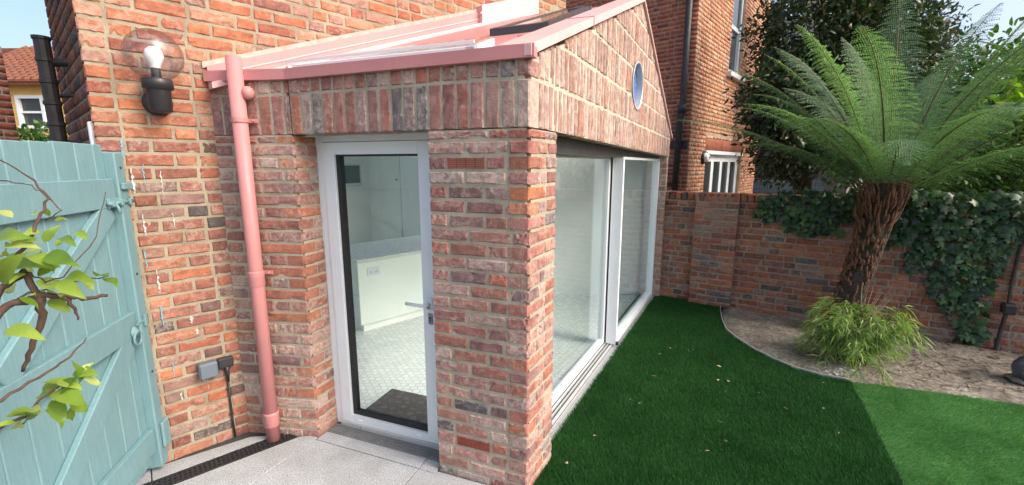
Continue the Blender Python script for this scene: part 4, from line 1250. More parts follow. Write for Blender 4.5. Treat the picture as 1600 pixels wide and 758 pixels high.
# soil as uneven sheet
from mathutils import noise as mnoise
def soil_h(x, y):
    return .012 + .05 * max(0, mnoise.noise(Vector((x * .9, y * .9, 3.1)))) + .018 * mnoise.noise(Vector((x * 4, y * 4, 0))) + .008 * mnoise.noise(Vector((x * 14, y * 14, 5)))
def edge_dist(x, y):
    d = 9
    for i in range(len(BED) - 1):
        p, q = V2(BED[i]), V2(BED[i + 1]); e = q - p; t = max(0, min(1, ((x - p[0]) * e[0] + (y - p[1]) * e[1]) / (e @ e))); d = min(d, math.hypot(x - p[0] - t * e[0], y - p[1] - t * e[1]))
    return d
st = .035; vv = []; F = []; idx = {}
for iy in range(0, 100):
    for ix in range(0, 110):
        x, y = 2.25 + ix * st, 2.3 + iy * st
        if inside((x, y), soilpoly) or edge_dist(x, y) < st * .9:
            ed = edge_dist(x, y) if inside((x, y), soilpoly) else 0
            idx[(ix, iy)] = len(vv); vv.append((x, y, -.012 + min(1, ed / .12) * (soil_h(x, y) + .012)))
for (ix, iy) in list(idx):
    k4 = [(ix, iy), (ix + 1, iy), (ix + 1, iy + 1), (ix, iy + 1)]
    if all(k_ in idx for k_ in k4): F.append(tuple(idx[k_] for k_ in k4))
soil = add('soil_bed', new_mesh('soil_bed', vv, F, M['soil'], True)); tag(soil, kind='structure')
# edging strip
eg = MB(); ep = BED[:10]
for i in range(len(ep) - 1):
    p, q_ = V2(ep[i]), V2(ep[i + 1]); d = (q_ - p) / np.linalg.norm(q_ - p); nn = V2((-d[1], d[0])) * .004
    eg.prism([p - nn, q_ - nn, q_ + nn, p + nn], -.02, .026)
edg = eg.build('lawn_edging', M['alu']); tag(edg, 'thin grey edging strip curving between lawn and soil bed', 'edging')

def blades(name, poly, n, hmin, hmax, lean, mat, seed, jitter=.7, width=.0024, near=None):
    r = np.random.default_rng(seed)
    P = np.array(poly); lo, hi = P.min(0), P.max(0)
    pts = np.zeros((0, 2))
    while len(pts) < n:
        c = r.uniform(lo, hi, (n * 2, 2))
        # denser close to the camera, thin out far away
        d = np.hypot(c[:, 0], c[:, 1]); c = c[r.random(len(c)) < np.clip(2.6 / np.maximum(d, 1.4), .3, 1.0)]
        c = c[(c[:, 1] > 1.55)]
        x, y = c[:, 0], c[:, 1]; ins = np.zeros(len(c), bool); j = len(P) - 1
        for i in range(len(P)):
            xi, yi = P[i]; xj, yj = P[j]
            cr = (yi > y) != (yj > y)
            with np.errstate(divide='ignore', invalid='ignore'):
                ins ^= cr & (x < (xj - xi) * (y - yi) / (yj - yi + 1e-12) + xi)
            j = i
        pts = np.vstack([pts, c[ins]])
    pts = pts[:n]
    h = r.uniform(hmin, hmax, n) * (1 + .35 * (r.random(n) < .12)); a = r.uniform(0, 2 * np.pi, n)
    wv = np.stack([np.cos(a), np.sin(a)], 1) * width * r.uniform(.6, 1.3, n)[:, None]
    tip = np.array(lean)[None, :] * h[:, None] + r.normal(0, jitter, (n, 2)) * h[:, None] * .6
    co = np.zeros((n, 3, 3), np.float32)
    co[:, 0, :2] = pts - wv; co[:, 1, :2] = pts + wv; co[:, 2, :2] = pts + tip
    co[:, 0, 2] = co[:, 1, 2] = -.006; co[:, 2, 2] = h
    return fast_mesh(name, co.reshape(-1, 3), np.arange(n * 3).reshape(-1, 3), mat)
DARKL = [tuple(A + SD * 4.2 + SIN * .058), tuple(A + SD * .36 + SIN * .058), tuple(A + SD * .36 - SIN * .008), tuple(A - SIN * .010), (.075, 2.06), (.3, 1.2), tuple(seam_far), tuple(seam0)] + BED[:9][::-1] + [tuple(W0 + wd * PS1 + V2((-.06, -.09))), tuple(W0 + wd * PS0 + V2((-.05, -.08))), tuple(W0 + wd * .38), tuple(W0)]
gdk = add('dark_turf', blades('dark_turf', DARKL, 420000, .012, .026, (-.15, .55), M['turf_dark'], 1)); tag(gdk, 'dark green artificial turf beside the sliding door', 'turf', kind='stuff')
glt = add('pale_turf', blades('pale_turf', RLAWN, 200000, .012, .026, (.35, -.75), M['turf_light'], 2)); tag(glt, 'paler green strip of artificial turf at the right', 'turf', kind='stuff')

# fallen leaves on the lawn
rl_ = random.Random(9)
def leaf_flat(nm, x, y, z, size, mat, label=None):
    q = MB(); n = 9; vv = [(0, 0, .004)]
    for k in range(n):
        t = 2 * math.pi * k / n; rr = size * rl_.uniform(.45, 1.0); vv.append((rr * math.cos(t), rr * .7 * math.sin(t), rl_.uniform(-.3, .5) * size * .4))
    q.raw(vv, [(0, 1 + k, 1 + (k + 1) % n) for k in range(n)])
    return q.build(nm, mat, None, False, (x, y, z), rl_.uniform(0, 6))
LEAVES = [(1.844, 3.634, .03, 'largest dried leaf lying in the middle of the dark lawn'), (1.72, 3.38, .016, 'small dried leaf just in front of the largest leaf'), (1.80, 3.36, .018, 'small dried leaf a little right of its twin on the lawn'), (1.55, 4.02, .014, 'tiny pale leaf bit on the lawn further back'), (2.30, 2.95, .013, 'tiny pale straw bit on the lawn beside the seam'), (.33, 2.35, .016, 'small straw-coloured leaf on the lawn near the brick pier'), (.55, 2.62, .014, 'small tan leaf on the lawn beside the grating')]
for (x, y, sz, lab) in LEAVES:
    o = leaf_flat('fallen_leaf', x, y, .026, sz, M['dead_leaf']); tag(o, lab, 'leaf', 'fallen leaves on the lawn')
# straw bits and dry blades lying on the turf
rst = random.Random(61); sb = MB()
for k in range(60):
    x, y = rst.uniform(.3, 4.2), rst.uniform(1.7, 5.4)
    if not (inside((x, y), DARKL) or inside((x, y), RLAWN)): continue
    l_ = rst.uniform(.006, .018); Mx = Matrix.Translation((x, y, .024)) @ Matrix.Rotation(rst.uniform(0, 6), 4, 'Z') @ Matrix.Rotation(rst.uniform(-.3, .3), 4, 'Y')
    sb.raw([Mx @ Vector(p) for p in ((-l_, -.0016, 0), (l_, -.001, .002), (l_, .0016, .002), (-l_, .001, 0), (0, 0, .004))], [(0, 1, 4), (1, 2, 4), (2, 3, 4), (3, 0, 4)])
o = sb.build('straw_bits', M['dead_leaf']); tag(o, 'tiny dry straw bits scattered over the artificial turf', 'straw', kind='stuff')
# pebbles and crumbs on the soil
rs = random.Random(14)
peb = MB()
for k in range(420):
    if k < 60: x, y = 2.85 + rs.gauss(0, .09), 3.55 + rs.gauss(0, .07)
    else: x, y = rs.uniform(2.4, 5.0), rs.uniform(2.7, 5.2)
    if not inside((x, y), soilpoly) or edge_dist(x, y) < .02: continue
    s_ = rs.uniform(.003, .010) if k > 12 else rs.uniform(.012, .028)
    if x > 3.3 and k % 2: s_ *= 1.5
    zz = soil_h(x, y)
    Mx = Matrix.Translation((x, y, zz)) @ Matrix.Rotation(rs.uniform(0, 6), 4, 'Z') @ Matrix.Rotation(rs.uniform(-.5, .5), 4, 'X') @ Matrix.Diagonal((s_ * rs.uniform(.8, 1.8), s_, s_ * .6, 1))
    peb.raw([Mx @ Vector(p) for p in ((1, 0, 0), (0, 1, 0), (-1, 0, 0), (0, -1, 0), (.1, .1, 1), (0, 0, -1))], [(0, 1, 4), (1, 2, 4), (2, 3, 4), (3, 0, 4), (1, 0, 5), (2, 1, 5), (3, 2, 5), (0, 3, 5)])
o = peb.build('gravel', M['pebble']); tag(o, 'loose stones and grit scattered over the soil bed', 'gravel', kind='stuff')
lit = MB()
for k in range(500):
    x, y = rs.uniform(3.2, 5.2), rs.uniform(2.6, 4.3)
    if not inside((x, y), soilpoly) or edge_dist(x, y) < .10: continue
    l_ = rs.uniform(.015, .06); Mx = Matrix.Translation((x, y, soil_h(x, y) + .004)) @ Matrix.Rotation(rs.uniform(0, 6), 4, 'Z') @ Matrix.Rotation(rs.uniform(-.3, .3), 4, 'Y')
    lit.raw([Mx @ Vector(p) for p in ((-l_, -.003, 0), (l_, -.002, .002), (l_, .003, .002), (-l_, .002, 0), (0, 0, .007))], [(0, 1, 4), (1, 2, 4), (2, 3, 4), (3, 0, 4)])
o = lit.build('leaf_litter', M['twig']); tag(o, 'brown twigs and bark litter on the soil under the ivy', 'leaf litter', kind='stuff')

# ================================================================== NEIGHBOUR'S HOUSE behind the garden wall
N0 = V2((3.18, 8.0)); nd = V2((.65, .76)) / np.linalg.norm((.65, .76)); nl = V2((-.76, .65)) / np.linalg.norm((.76, .65))
nb_h = empty('neighbour_house', (N0[0], N0[1], 0)); tag(nb_h, 'neighbouring orange brick house with sash window and white glazed doors behind the garden wall', 'house')
NB = Vector((N0[0], N0[1], 0))
fmN = frame_matrix(N0, nd); NW = 5.3
fmNL = frame_matrix(N0 + nl * 3.4, -nl)
PAL_NR = [((.60, .265, .145), 5), ((.66, .33, .19), 5), ((.54, .22, .13), 3), ((.68, .41, .27), 3), ((.44, .19, .12), 1.0)]  # garden face: warm sunlight painted into the brick colours
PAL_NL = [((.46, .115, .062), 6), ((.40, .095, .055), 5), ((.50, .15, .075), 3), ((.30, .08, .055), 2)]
# openings on the right face (s0,s1,z0,z1)
OPEN = [(.98, 3.68, -.1, 2.06), (2.05, 2.95, 3.62, 6.2)]
def wall_with_openings(m, fm, L, z0, z1, ops, y0, y1):
    xs = sorted(set([0, L] + [o_[0] for o_ in ops] + [o_[1] for o_ in ops])); zs = sorted(set([z0, z1] + [max(z0, o_[2]) for o_ in ops] + [min(z1, o_[3]) for o_ in ops]))
    for a_, b_ in zip(xs, xs[1:]):
        run = None
        for c0, c1 in zip(zs, zs[1:]):
            xm, zm = (a_ + b_) / 2, (c0 + c1) / 2
            if any(o_[0] < xm < o_[1] and o_[2] < zm < o_[3] for o_ in ops): continue
            m.box(a_, b_, y0, y1, c0, c1, fm)
q = MB(); wall_with_openings(q, fmN, NW, -.1, 6.6, OPEN, .005, .22); nwr = child(q, 'garden_face', M['mortar_far'], nb_h)
q = MB(); q.box(0, 3.4, .005, .22, -.1, 6.6, fmNL); nwl = child(q, 'side_face', M['mortar_far'], nb_h)
rN = random.Random(40); jr_ = Joined(); jl_ = Joined(); z = 1.0; i = 0
while z < 6.2:
    for (s0, s1) in course(NW, i % 4, rN, .011):
        hit = [o_ for o_ in OPEN + [(.92, 3.74, 2.05, 2.36)] if s1 > o_[0] and s0 < o_[1] and z + .065 > o_[2] and z < o_[3]]
        if hit:
            o_ = hit[0]
            if s0 < o_[0] - .03: s1 = o_[0]
            elif s1 > o_[1] + .03: s0 = o_[1]
            else: continue
        jr_.brick(fmN, s0, s1, z, z + .064, pick(PAL_NR, rN), r=rN)
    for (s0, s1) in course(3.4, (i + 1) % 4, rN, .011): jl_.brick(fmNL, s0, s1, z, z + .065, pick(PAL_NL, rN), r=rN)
    z += .075; i += 1
s = .92
while s < 3.72:
    jr_.brick(fmN, s, s + .062, 2.07, 2.30, tuple(c * f for c, f in zip((.42, .13, .075), (rN.uniform(.8, 1.1),) * 3)), r=rN); s += .070
s = .92
while s < 3.5:
    jr_.brick(fmN, s, s + .215, 2.305, 2.36, pick(PAL_NR[2:4], rN), r=rN); s += .226
jr_.build('face_bricks', M['brick_far'], nwr); jl_.build('side_bricks', M['brick_far'], nwl)
# sash window
wx0, wx1 = 2.05, 2.95
q = MB(); q.box(wx0, wx0 + .09, .05, .16, 3.70, 6.2, fmN).box(wx1 - .09, wx1, .05, .16, 3.70, 6.2, fmN).box(wx0 + .09, wx1 - .09, .05, .16, 3.70, 3.80, fmN)
sw = child(q, 'sash_window', M['white_metal'], nb_h)
q = MB(); q.box(wx0 + .09, wx1 - .09, .07, .12, 4.62, 4.70, fmN); o = q.build('meeting_rail', M['white_metal'], sw)
q = MB(); q.box(wx0 + .09, wx1 - .09, .11, .115, 3.80, 4.62, fmN); q.build('lower_pane', M['dark_glass'], sw)
q = MB(); q.box(wx0 + .09, wx1 - .09, .075, .08, 4.70, 6.2, fmN); q.build('upper_pane', M['dark_glass'], sw)
q = MB(); q.bbox(1.92, 3.08, -.10, .10, 3.60, 3.70, .008, fmN); q.build('window_sill', M['white_metal'], sw)
# glazed doors
q = MB(); q.box(.98, 1.06, .06, .14, -.1, 2.06, fmN).box(3.60, 3.68, .06, .14, -.1, 2.06, fmN).box(1.06, 3.60, .06, .14, 1.96, 2.06, fmN)
gd_ = child(q, 'glazed_doors', M['white_metal'], nb_h)
q = MB(); q.bbox(.92, 3.74, -.03, .07, 2.0, 2.075, .006, fmN); q.build('door_head', M['white_metal'], gd_)
for k in range(4):
    x0 = 1.06 + k * .635
    m = MB(); m.box(x0, x0 + .09, .07, .13, -.1, 1.955, fmN).box(x0 + .545, x0 + .635, .07, .13, -.1, 1.955, fmN).box(x0 + .09, x0 + .545, .07, .13, 1.86, 1.955, fmN); m.build('door_stile', M['white_metal'], gd_)
    m = MB(); m.box(x0 + .09, x0 + .545, .095, .10, -.1, 1.86, fmN); m.build('door_pane', M['dark_glass'], gd_)
# bulkhead light beside the doors
blk = empty('bulkhead_light', tuple(NB + Vector((nd[0] * .8, nd[1] * .8, 1.9)))); tag(blk, "round caged bulkhead light beside the neighbour's glazed doors", 'lamp')
Bm = fmN @ Matrix.Translation((.82, 0, 1.93)) @ Matrix.Rotation(math.pi / 2, 4, 'X')
child(MB().lathe([(.0001, .05), (.11, .05), (.125, .03), (.125, .0)], 18, Bm), 'light_base', M['black_plastic'], blk, True)
child(MB().lathe([(.0001, .12), (.05, .115), (.085, .09), (.095, .05)], 18, Bm), 'light_diffuser', M['bulb'], blk, True)
m = MB(); m.tube([Bm @ Vector((x, 0, .125 - abs(x) * .5)) for x in (-.1, -.05, 0, .05, .1)], .008, 6).tube([Bm @ Vector((0, x, .125 - abs(x) * .5)) for x in (-.1, -.05, 0, .05, .1)], .008, 6); child(m, 'light_cage', M['black_plastic'], blk)
# downpipes and boxes
m = MB(); m.tube([fmNL @ Vector(p) for p in ((3.27, -.09, 6.3), (3.27, -.09, 2.75), (3.24, -.09, 2.6), (3.22, -.09, 1.0))], .055, 12); npipe = child(m, 'soil_pipe', M['iron'], nb_h, True)
for zz in (2.7, 4.6): m = MB(); m.tube([fmNL @ Vector((3.26, -.09, zz)), fmNL @ Vector((3.26, -.09, zz + .14))], .07, 12); m.build('pipe_joint', M['iron'], npipe, True).matrix_parent_inverse = Matrix.Identity(4)
child(MB().bbox(2.80, 3.02, -.13, .0, 2.30, 2.44, .01, fmNL), 'vent_box', M['black_plastic'], nb_h)
child(MB().box(2.75, 3.38, -.03, .0, 2.08, 2.22, fmNL), 'black_band', M['iron'], nb_h)
m = MB(); m.tube([fmNL @ Vector(p) for p in ((2.80, -.03, 1.95), (2.92, -.08, 1.98), (2.95, -.08, 1.85), (2.85, -.08, 1.75))], .03, 8); child(m, 'overflow_pipe', M['iron'], nb_h, True)
child(MB().bbox(2.92, 3.04, -.1, .0, 1.50, 1.66, .03, fmNL), 'grey_meter_box', M['grey_plastic'], nb_h)
m = MB(); m.tube([fmNL @ Vector(p) for p in ((2.7, -.05, 1.34), (2.9, -.06, 1.44), (3.1, -.06, 1.45), (3.25, -.06, 1.40))], .022, 8); child(m, 'waste_pipe', M['iron'], nb_h, True)
# gable roof over it
def nroof(pa, pb, pc, pd, nm='roof', mat=None):
    m = MB(); m.poly3([pa, pb, pc, pd], (0, 0, -.10)); return child(m, nm, mat or M['slate'], nb_h)
P = lambda s, y, z: tuple(fmN @ Vector((s, y, z)))
nroof(P(-.2, -.15, 6.62), P(4.2, -.15, 6.62), P(4.2, 3, 8.6), P(-.2, 3, 8.6))
m = MB(); m.poly3([P(3.95, -.02, 6.6), P(NW + .05, -.02, 5.15), P(NW + .05, .3, 5.15), P(3.95, .3, 6.6)], (0, 0, -.12)); child(m, 'verge_board', M['iron'], nb_h)
# slate roof of the wing left of it, seen above the extension
m = MB(); P2 = lambda s, y, z: tuple(fmNL @ Vector((s, y, z)))
m.poly3([(-1.5, 12.0, 4.55), (1.9, 9.0, 4.10), (3.2, 10.6, 6.4), (-.2, 13.6, 6.4)], (0, 0, -.12))
lean = m.build('slate_roof', M['slate']); tag(lean, 'dark slate roof edge showing above the pink gable coping', 'roof')
m = MB()
for k in range(26):
    t = k / 26
    a_ = V2((-1.5, 12.0)) + (V2((-.2, 13.6)) - V2((-1.5, 12.0))) * t; b_ = V2((1.9, 9.0)) + (V2((3.2, 10.6)) - V2((1.9, 9.0))) * t
    m.poly3([(a_[0], a_[1], 4.575 + 1.85 * t), (b_[0], b_[1], 4.125 + 2.28 * t), (b_[0] + .08, b_[1] + .09, 4.125 + 2.28 * t + .08), (a_[0] + .08, a_[1] + .09, 4.575 + 1.85 * t + .08)], (0, 0, -.02))
m.build('slate_course', M['slate'], lean)
m = MB(); m.poly3([(-1.5, 11.95, 4.35), (1.9, 8.95, 3.9), (1.9, 8.95, 4.05), (-1.5, 11.95, 4.5)], (.05, .06, 0)); m.build('gutter', M['iron'], lean)
m = MB(); m.poly3([(-1.5, 12.05, 0), (1.9, 9.05, 0), (1.9, 9.05, 4.0), (-1.5, 12.05, 4.45)], (.1, .12, 0)); m.build('wall_below', M['brick_far'], lean)
# flue and roof to the right of the neighbour
m = MB(); m.tube([(5.62, 9.95, 2.5), (5.62, 9.95, 5.05)], .10, 12).tube([(5.62, 9.95, 5.0), (5.62, 9.95, 5.14)], .125, 12)
fl_o = m.build('flue_pipe', M['iron'], None, True); tag(fl_o, 'black flue pipe standing behind the right end of the neighbouring house', 'flue')
m = MB(); m.poly3([(5.2, 12.6, 4.55), (8.6, 11.2, 4.55), (9.6, 13.8, 6.2), (6.6, 15.2, 6.2)], (0, 0, -.12)); m.poly3([(5.2, 12.65, 0), (8.6, 11.25, 0), (8.6, 11.25, 4.5), (5.2, 12.65, 4.5)], (.04, .1, 0))
o = m.build('far_slate_roof', M['slate']); tag(o, 'grey slate roof far back beside the black flue pipe', 'roof')
# blue gate in the neighbour's yard
bg = empty('blue_gate', (4.75, 8.2, 0)); tag(bg, "blue-grey timber gate with a diagonal brace in the neighbour's yard", 'gate')
fmBG = frame_matrix(V2((4.35, 7.9)), V2((.97, -.2)) / np.linalg.norm((.97, .2)))
for k in range(9): child(MB().bbox(k * .125, k * .125 + .12, 0, .025, .05, 1.52, .004, fmBG), 'board', M['blue_wood'], bg)
for zz in (.3, 1.3): child(MB().bbox(0, 1.12, -.03, -.001, zz, zz + .11, .004, fmBG), 'rail', M['blue_wood'], bg)
child(MB().bbox(0, 1.5, -.028, -.0015, -.05, .05, .004, fmBG @ Matrix.Translation((.05, 0, 1.36)) @ Matrix.Rotation(RAD(42), 4, 'Y')), 'brace', M['blue_wood'], bg)

# ================================================================== LEFT BACKGROUND
yh = empty('yellow_house', (-19.5, 18, 0)); tag(yh, 'yellow rendered house with brown tiled roof seen far over the gate', 'house')
YB = Vector((-19.5, 18, 0))
fmY = frame_matrix(V2((-25, 18)), V2((1, .0)))
q = MB(); wall_with_openings(q, fmY, 7.6, -.1, 5.0, [(5.35, 6.35, 3.35, 4.45)], 0, .2); child(q, 'wall', M['yellow_wall'], yh)
m = MB(); m.poly3([(-25.4, 17.6, 4.95), (-17.2, 17.6, 4.95), (-19.6, 21, 7.0), (-25.4, 21, 7.0)], (0, 0, -.1)); rfy = child(m, 'roof', M['roof_tile'], yh)
m = MB()
for k in range(14):
    t = k / 14; m.box(-25.4, -17.2 - 2.4 * t, 17.55 + 3.4 * t, 17.62 + 3.4 * t, 4.95 + 2.05 * t, 5.03 + 2.05 * t)
tc = child(m, 'tile_course', M['roof_tile'], yh)
for k in range(16):
    xx = -22 + k * .32; t1 = min(1, max(.02, (-17.25 - xx) / 2.4)); m = MB(); m.tube([(xx, 17.6, 5.0), (xx, 17.6 + 3.4 * t1, 5.0 + 2.05 * t1)], .07, 6); child(m, 'tile_roll', M['roof_tile'], yh)
m = MB(); m.box(5.3, 5.42, -.04, .1, 3.3, 4.5, fmY).box(6.28, 6.40, -.04, .1, 3.3, 4.5, fmY).box(5.42, 6.28, -.04, .1, 4.38, 4.5, fmY).box(5.3, 6.4, -.1, .1, 3.22, 3.32, fmY).box(5.42, 6.28, .0, .1, 3.82, 3.9, fmY)
yw = child(m, 'window', M['white_metal'], yh)
m = MB(); m.box(5.42, 6.28, .08, .1, 3.32, 4.38, fmY); child(m, 'window_pane', M['dark_glass'], yh)
m = MB(); m.box(-.1, 7.65, -.06, .0, 4.80, 4.95, fmY).box(-.1, 7.65, -.04, .0, 4.5, 4.56, fmY); child(m, 'eaves_band', M['yellow_wall'], yh)

sp_ = empty('cast_iron_pipe', (-2.9, 2.86, 0)); tag(sp_, 'black cast iron soil pipe with ribbed joints beside the house corner', 'pipe')
SPX, SPY = -2.90, 2.86
m = MB(); pr_ = []
for k in range(20):
    zz = .0 + k * .129; pr_ += [(.040, zz), (.040, zz + .10), (.046, zz + .105), (.046, zz + .122)]
m.lathe(pr_ + [(.0001, 2.58)], 12, Matrix.Translation((SPX, SPY, 0))); child(m, 'stack', M['iron'], sp_)
for zz in (2.42, 2.22, 1.93):
    m = MB(); m.tube([(SPX, SPY, zz), (SPX + .10, SPY + .06, zz + .015), (SPX + .24, SPY + .12, zz)], [.026 if zz > 2.3 else .013] * 3, 8); child(m, 'bracket', M['iron'], sp_, True)
jb_ = MB().bbox(.02, .06, -.03, -.004, 1.86, 2.02, .006, frame_matrix(H0, -rd * -1)); 
jb_ = MB().bbox(1.52, 1.565, -.035, -.008, 1.86, 2.02, .006, fmRt); o = jb_.build('cable_box', M['white_metal']); tag(o, 'small white box fixed at the dark corner of the house', 'cable box')

lb_ = empty('brick_corner', (-5.5, 4.4, 0)); tag(lb_, 'dark red brick building corner at the far left edge', 'building')
fmLB = frame_matrix(V2((-8.70, 4.9)), V2((1, -.05)) / np.linalg.norm((1, .05)))
lc = child(MB().box(0, 3.18, .004, .24, -.05, 3.05, fmLB), 'wall_core', M['mortar_garden'], lb_)
jb2 = Joined(); z = 0; i = 0
while z < 3.0:
    for (s0, s1) in course(3.2, i % 4, rN): 
        if s0 > 1.8: jb2.brick(fmLB, s0, s1, z, z + .064, tuple(c * .6 for c in pick(PAL_NL, rN)))
    z += .075; i += 1
jb2.build('corner_bricks', M['brick_far'], lc).matrix_parent_inverse = lc.matrix_parent_inverse.inverted() if False else Matrix.Identity(4)
fmLE = frame_matrix(fmLB @ Vector((3.185, 0, 0)), V2((.05, 1)) / np.linalg.norm((.05, 1)))
child(MB().box(.0, .25, .004, .2, -.05, 3.05, fmLE), 'end_core', M['mortar_garden'], lb_)
je = Joined(); z = 0; i = 0
while z < 3.0:
    for (s0, s1) in course(.25, i % 4, rN): je.brick(fmLE, s0, s1, z, z + .064, tuple(c * .6 for c in pick(PAL_NL, rN)))
    z += .075; i += 1
je.build('end_bricks', M['brick_far'], lc)
m = MB(); m.tube([fmLB @ Vector(p) for p in ((2.75, -.05, 2.55), (2.98, -.16, 2.58), (3.12, -.2, 2.50), (3.16, -.2, 2.40))], .07, 10); child(m, 'gutter_spout', M['terracotta'], lb_, True)
child(MB().bbox(2.75, 3.22, -.24, -.10, 2.30, 2.37, .01, fmLB), 'bracket_shelf', M['iron'], lb_)

# ================================================================== PLANTS
def leaf_cloud(centers, dirs, length, width, rng, shape='oval', droop=.0, fold=.25):
    """many small leaves as one array: returns co, tri"""
    n = len(centers)
    d = dirs / np.linalg.norm(dirs, axis=1, keepdims=True)
    up = rng.normal(size=(n, 3)); up[:, 2] += 1.2
    side = np.cross(d, up); side /= np.linalg.norm(side, axis=1, keepdims=True) + 1e-9
    nor = np.cross(side, d)
    L = length * rng.uniform(.65, 1.25, n)[:, None]; W = width * rng.uniform(.7, 1.2, n)[:, None]
    if shape == 'oval':
        prof = [(0, 0), (.3, .85), (.65, .9), (1., 0)]
        base = centers; c1 = centers + d * L * .3; c2 = centers + d * L * .68 + nor * (-droop) * L * .4; tip = centers + d * L - nor * droop * L
        co = np.stack([base, c1 - side * W * .5 + nor * fold * W * .3, c1 + side * W * .5 + nor * fold * W * .3, c2 - side * W * .42 + nor * fold * W * .25, c2 + side * W * .42 + nor * fold * W * .25, tip], 1)
        t = np.array([(0, 2, 1), (1, 2, 4), (1, 4, 3), (3, 4, 5)])
    elif shape == 'blade':
        c1 = centers + d * L * .4; tip = centers + d * L - np.array([0, 0, 1]) * droop * L
        co = np.stack([centers, c1 - side * W * .5, c1 + side * W * .5, tip], 1); t = np.array([(0, 2, 1), (1, 2, 3)])
    elif shape == 'ivy':
        pts = [(0, 0), (-.25, .05), (-.55, .05), (-.38, .38), (-.55, .62), (-.22, .66), (0, 1.0), (.22, .66), (.55, .62), (.38, .38), (.55, .05), (.25, .05)]
        P_ = [centers + d * L * y + side * L * x + nor * (abs(x) * -.25) * L * fold for x, y in pts] + [centers + d * L * .42 + nor * .03]
        co = np.stack(P_, 1); t = np.array([(12, (k + 1) % 12, k) for k in range(12)])
    k = co.shape[1]
    tri = (t[None] + (np.arange(n) * k)[:, None, None]).reshape(-1, 3)
    return co.reshape(-1, 3), tri

def blob_points(rng, lobes, n, shell=.55):
    """points spread through a set of ellipsoid lobes, denser to their rims"""
    w = np.array([l[1][0] * l[1][1] * l[1][2] for l in lobes]) ** .8; w /= w.sum()
    which = rng.choice(len(lobes), n, p=w)
    C = np.array([l[0] for l in lobes])[which]; R = np.array([l[1] for l in lobes])[which]
    u = rng.normal(size=(n, 3)); u /= np.linalg.norm(u, axis=1, keepdims=True)
    r = (shell + (1 - shell) * rng.random(n) ** .6)[:, None] * rng.uniform(.78, 1.12, n)[:, None]
    return C + u * R * r, u

def make_tree(name, label, base, trunk_top, lobes, nleaf, lsize, mat, seed, group=None, limbs=7, trunk_r=.12, wfac=.5, shape='oval', cat='tree', droop=.2, clump=5):
    rng = np.random.default_rng(seed); rr = random.Random(seed)
    root = empty(name, base); tag(root, label, cat, group)
    bv = Vector(base)
    m = MB(); top = Vector(trunk_top)
    def limb(p, q, r0, r1, wob=.12, n=6):
        pts = []
        for k in range(n + 1):
            t = k / n; w = wob * math.sin(math.pi * t) * (q - p).length
            pts.append(p.lerp(q, t) + Vector((rr.uniform(-w, w), rr.uniform(-w, w), rr.uniform(-w, w) * .5)))
        m.tube(pts, [r0 + (r1 - r0) * k / n for k in range(n + 1)], 7)
        return pts
    limb(bv, top, trunk_r, trunk_r * .6, .05)
    for k in range(limbs):
        c = Vector(lobes[k % len(lobes)][0]) + Vector([rr.uniform(-.4, .4) * x for x in lobes[k % len(lobes)][1]])
        st_ = bv.lerp(top, rr.uniform(.45, 1.0)); pts = limb(st_, c, trunk_r * .45, trunk_r * .12)
        for _ in range(3):
            limb(pts[rr.randrange(2, 6)], c + Vector([rr.uniform(-.8, .8) * x for x in lobes[k % len(lobes)][1]]), trunk_r * .16, .006, .1, 4)
    child(m, 'trunk', M['bark'], root, True)
    # leaves in sprays: a spray centre with several leaves
    ns = nleaf // clump
    pc_, u = blob_points(rng, lobes, ns)
    cen = np.repeat(pc_, clump, 0) + rng.normal(0, lsize * .9, (ns * clump, 3))
    dr_ = np.repeat(u, clump, 0) * .8 + rng.normal(0, .8, (ns * clump, 3)); dr_[:, 2] += .05
    co, tri = leaf_cloud(cen, dr_, lsize, lsize * wfac, rng, shape, droop)
    o = add('crown', fast_mesh('crown', co, tri, mat), root); o.matrix_parent_inverse = Matrix.Translation(-bv); o['kind'] = 'stuff'
    return root

# dark evergreen behind the wall, left of the fern
make_tree('evergreen_tree', 'dense dark glossy evergreen tree behind the garden wall beside the fern', (4.35, 6.6, 0), (4.5, 6.7, 2.3),
          [((4.35, 6.6, 2.75), (.95, .7, .85)), ((4.6, 6.9, 3.75), (1.0, .8, .85)), ((4.05, 6.6, 2.1), (.55, .5, .55)), ((5.2, 6.6, 3.3), (.9, .7, .9)), ((3.85, 6.6, 2.65), (.5, .45, .55)), ((5.0, 7.0, 4.6), (.8, .7, .6)), ((4.9, 6.4, 2.3), (.7, .5, .6))],
          30000, .09, M['evergreen'], 51, 'trees beyond the garden wall', 12, .09, .42)
make_tree('bay_tree', 'tall grey-green tree rising behind the dark evergreen and fern', (8.4, 9.6, 0), (8.4, 9.6, 3.2),
          [((7.7, 9.6, 4.4), (1.1, .9, 1.1)), ((7.0, 9.4, 5.2), (.9, .8, .9)), ((6.8, 9.4, 6.0), (.8, .7, .6)), ((8.6, 9.6, 3.9), (.9, .8, .8))],
          11000, .10, M['evergreen2'], 52, 'trees beyond the garden wall', 9, .12, .4)
make_tree('lime_shrub', 'bright yellow-green leafy shrub behind the ivy wall at right', (6.6, 5.4, 0), (6.6, 5.4, 1.4),
          [((6.4, 5.6, 1.9), (.8, .6, .6)), ((7.2, 5.2, 2.2), (.9, .7, .7)), ((5.9, 5.5, 1.75), (.5, .4, .4)), ((7.0, 5.6, 2.9), (.7, .6, .5)), ((6.0, 5.2, 2.2), (.6, .5, .45))],
          10000, .095, M['lime'], 53, 'trees beyond the garden wall', 8, .05, .62, 'oval', 'shrub')
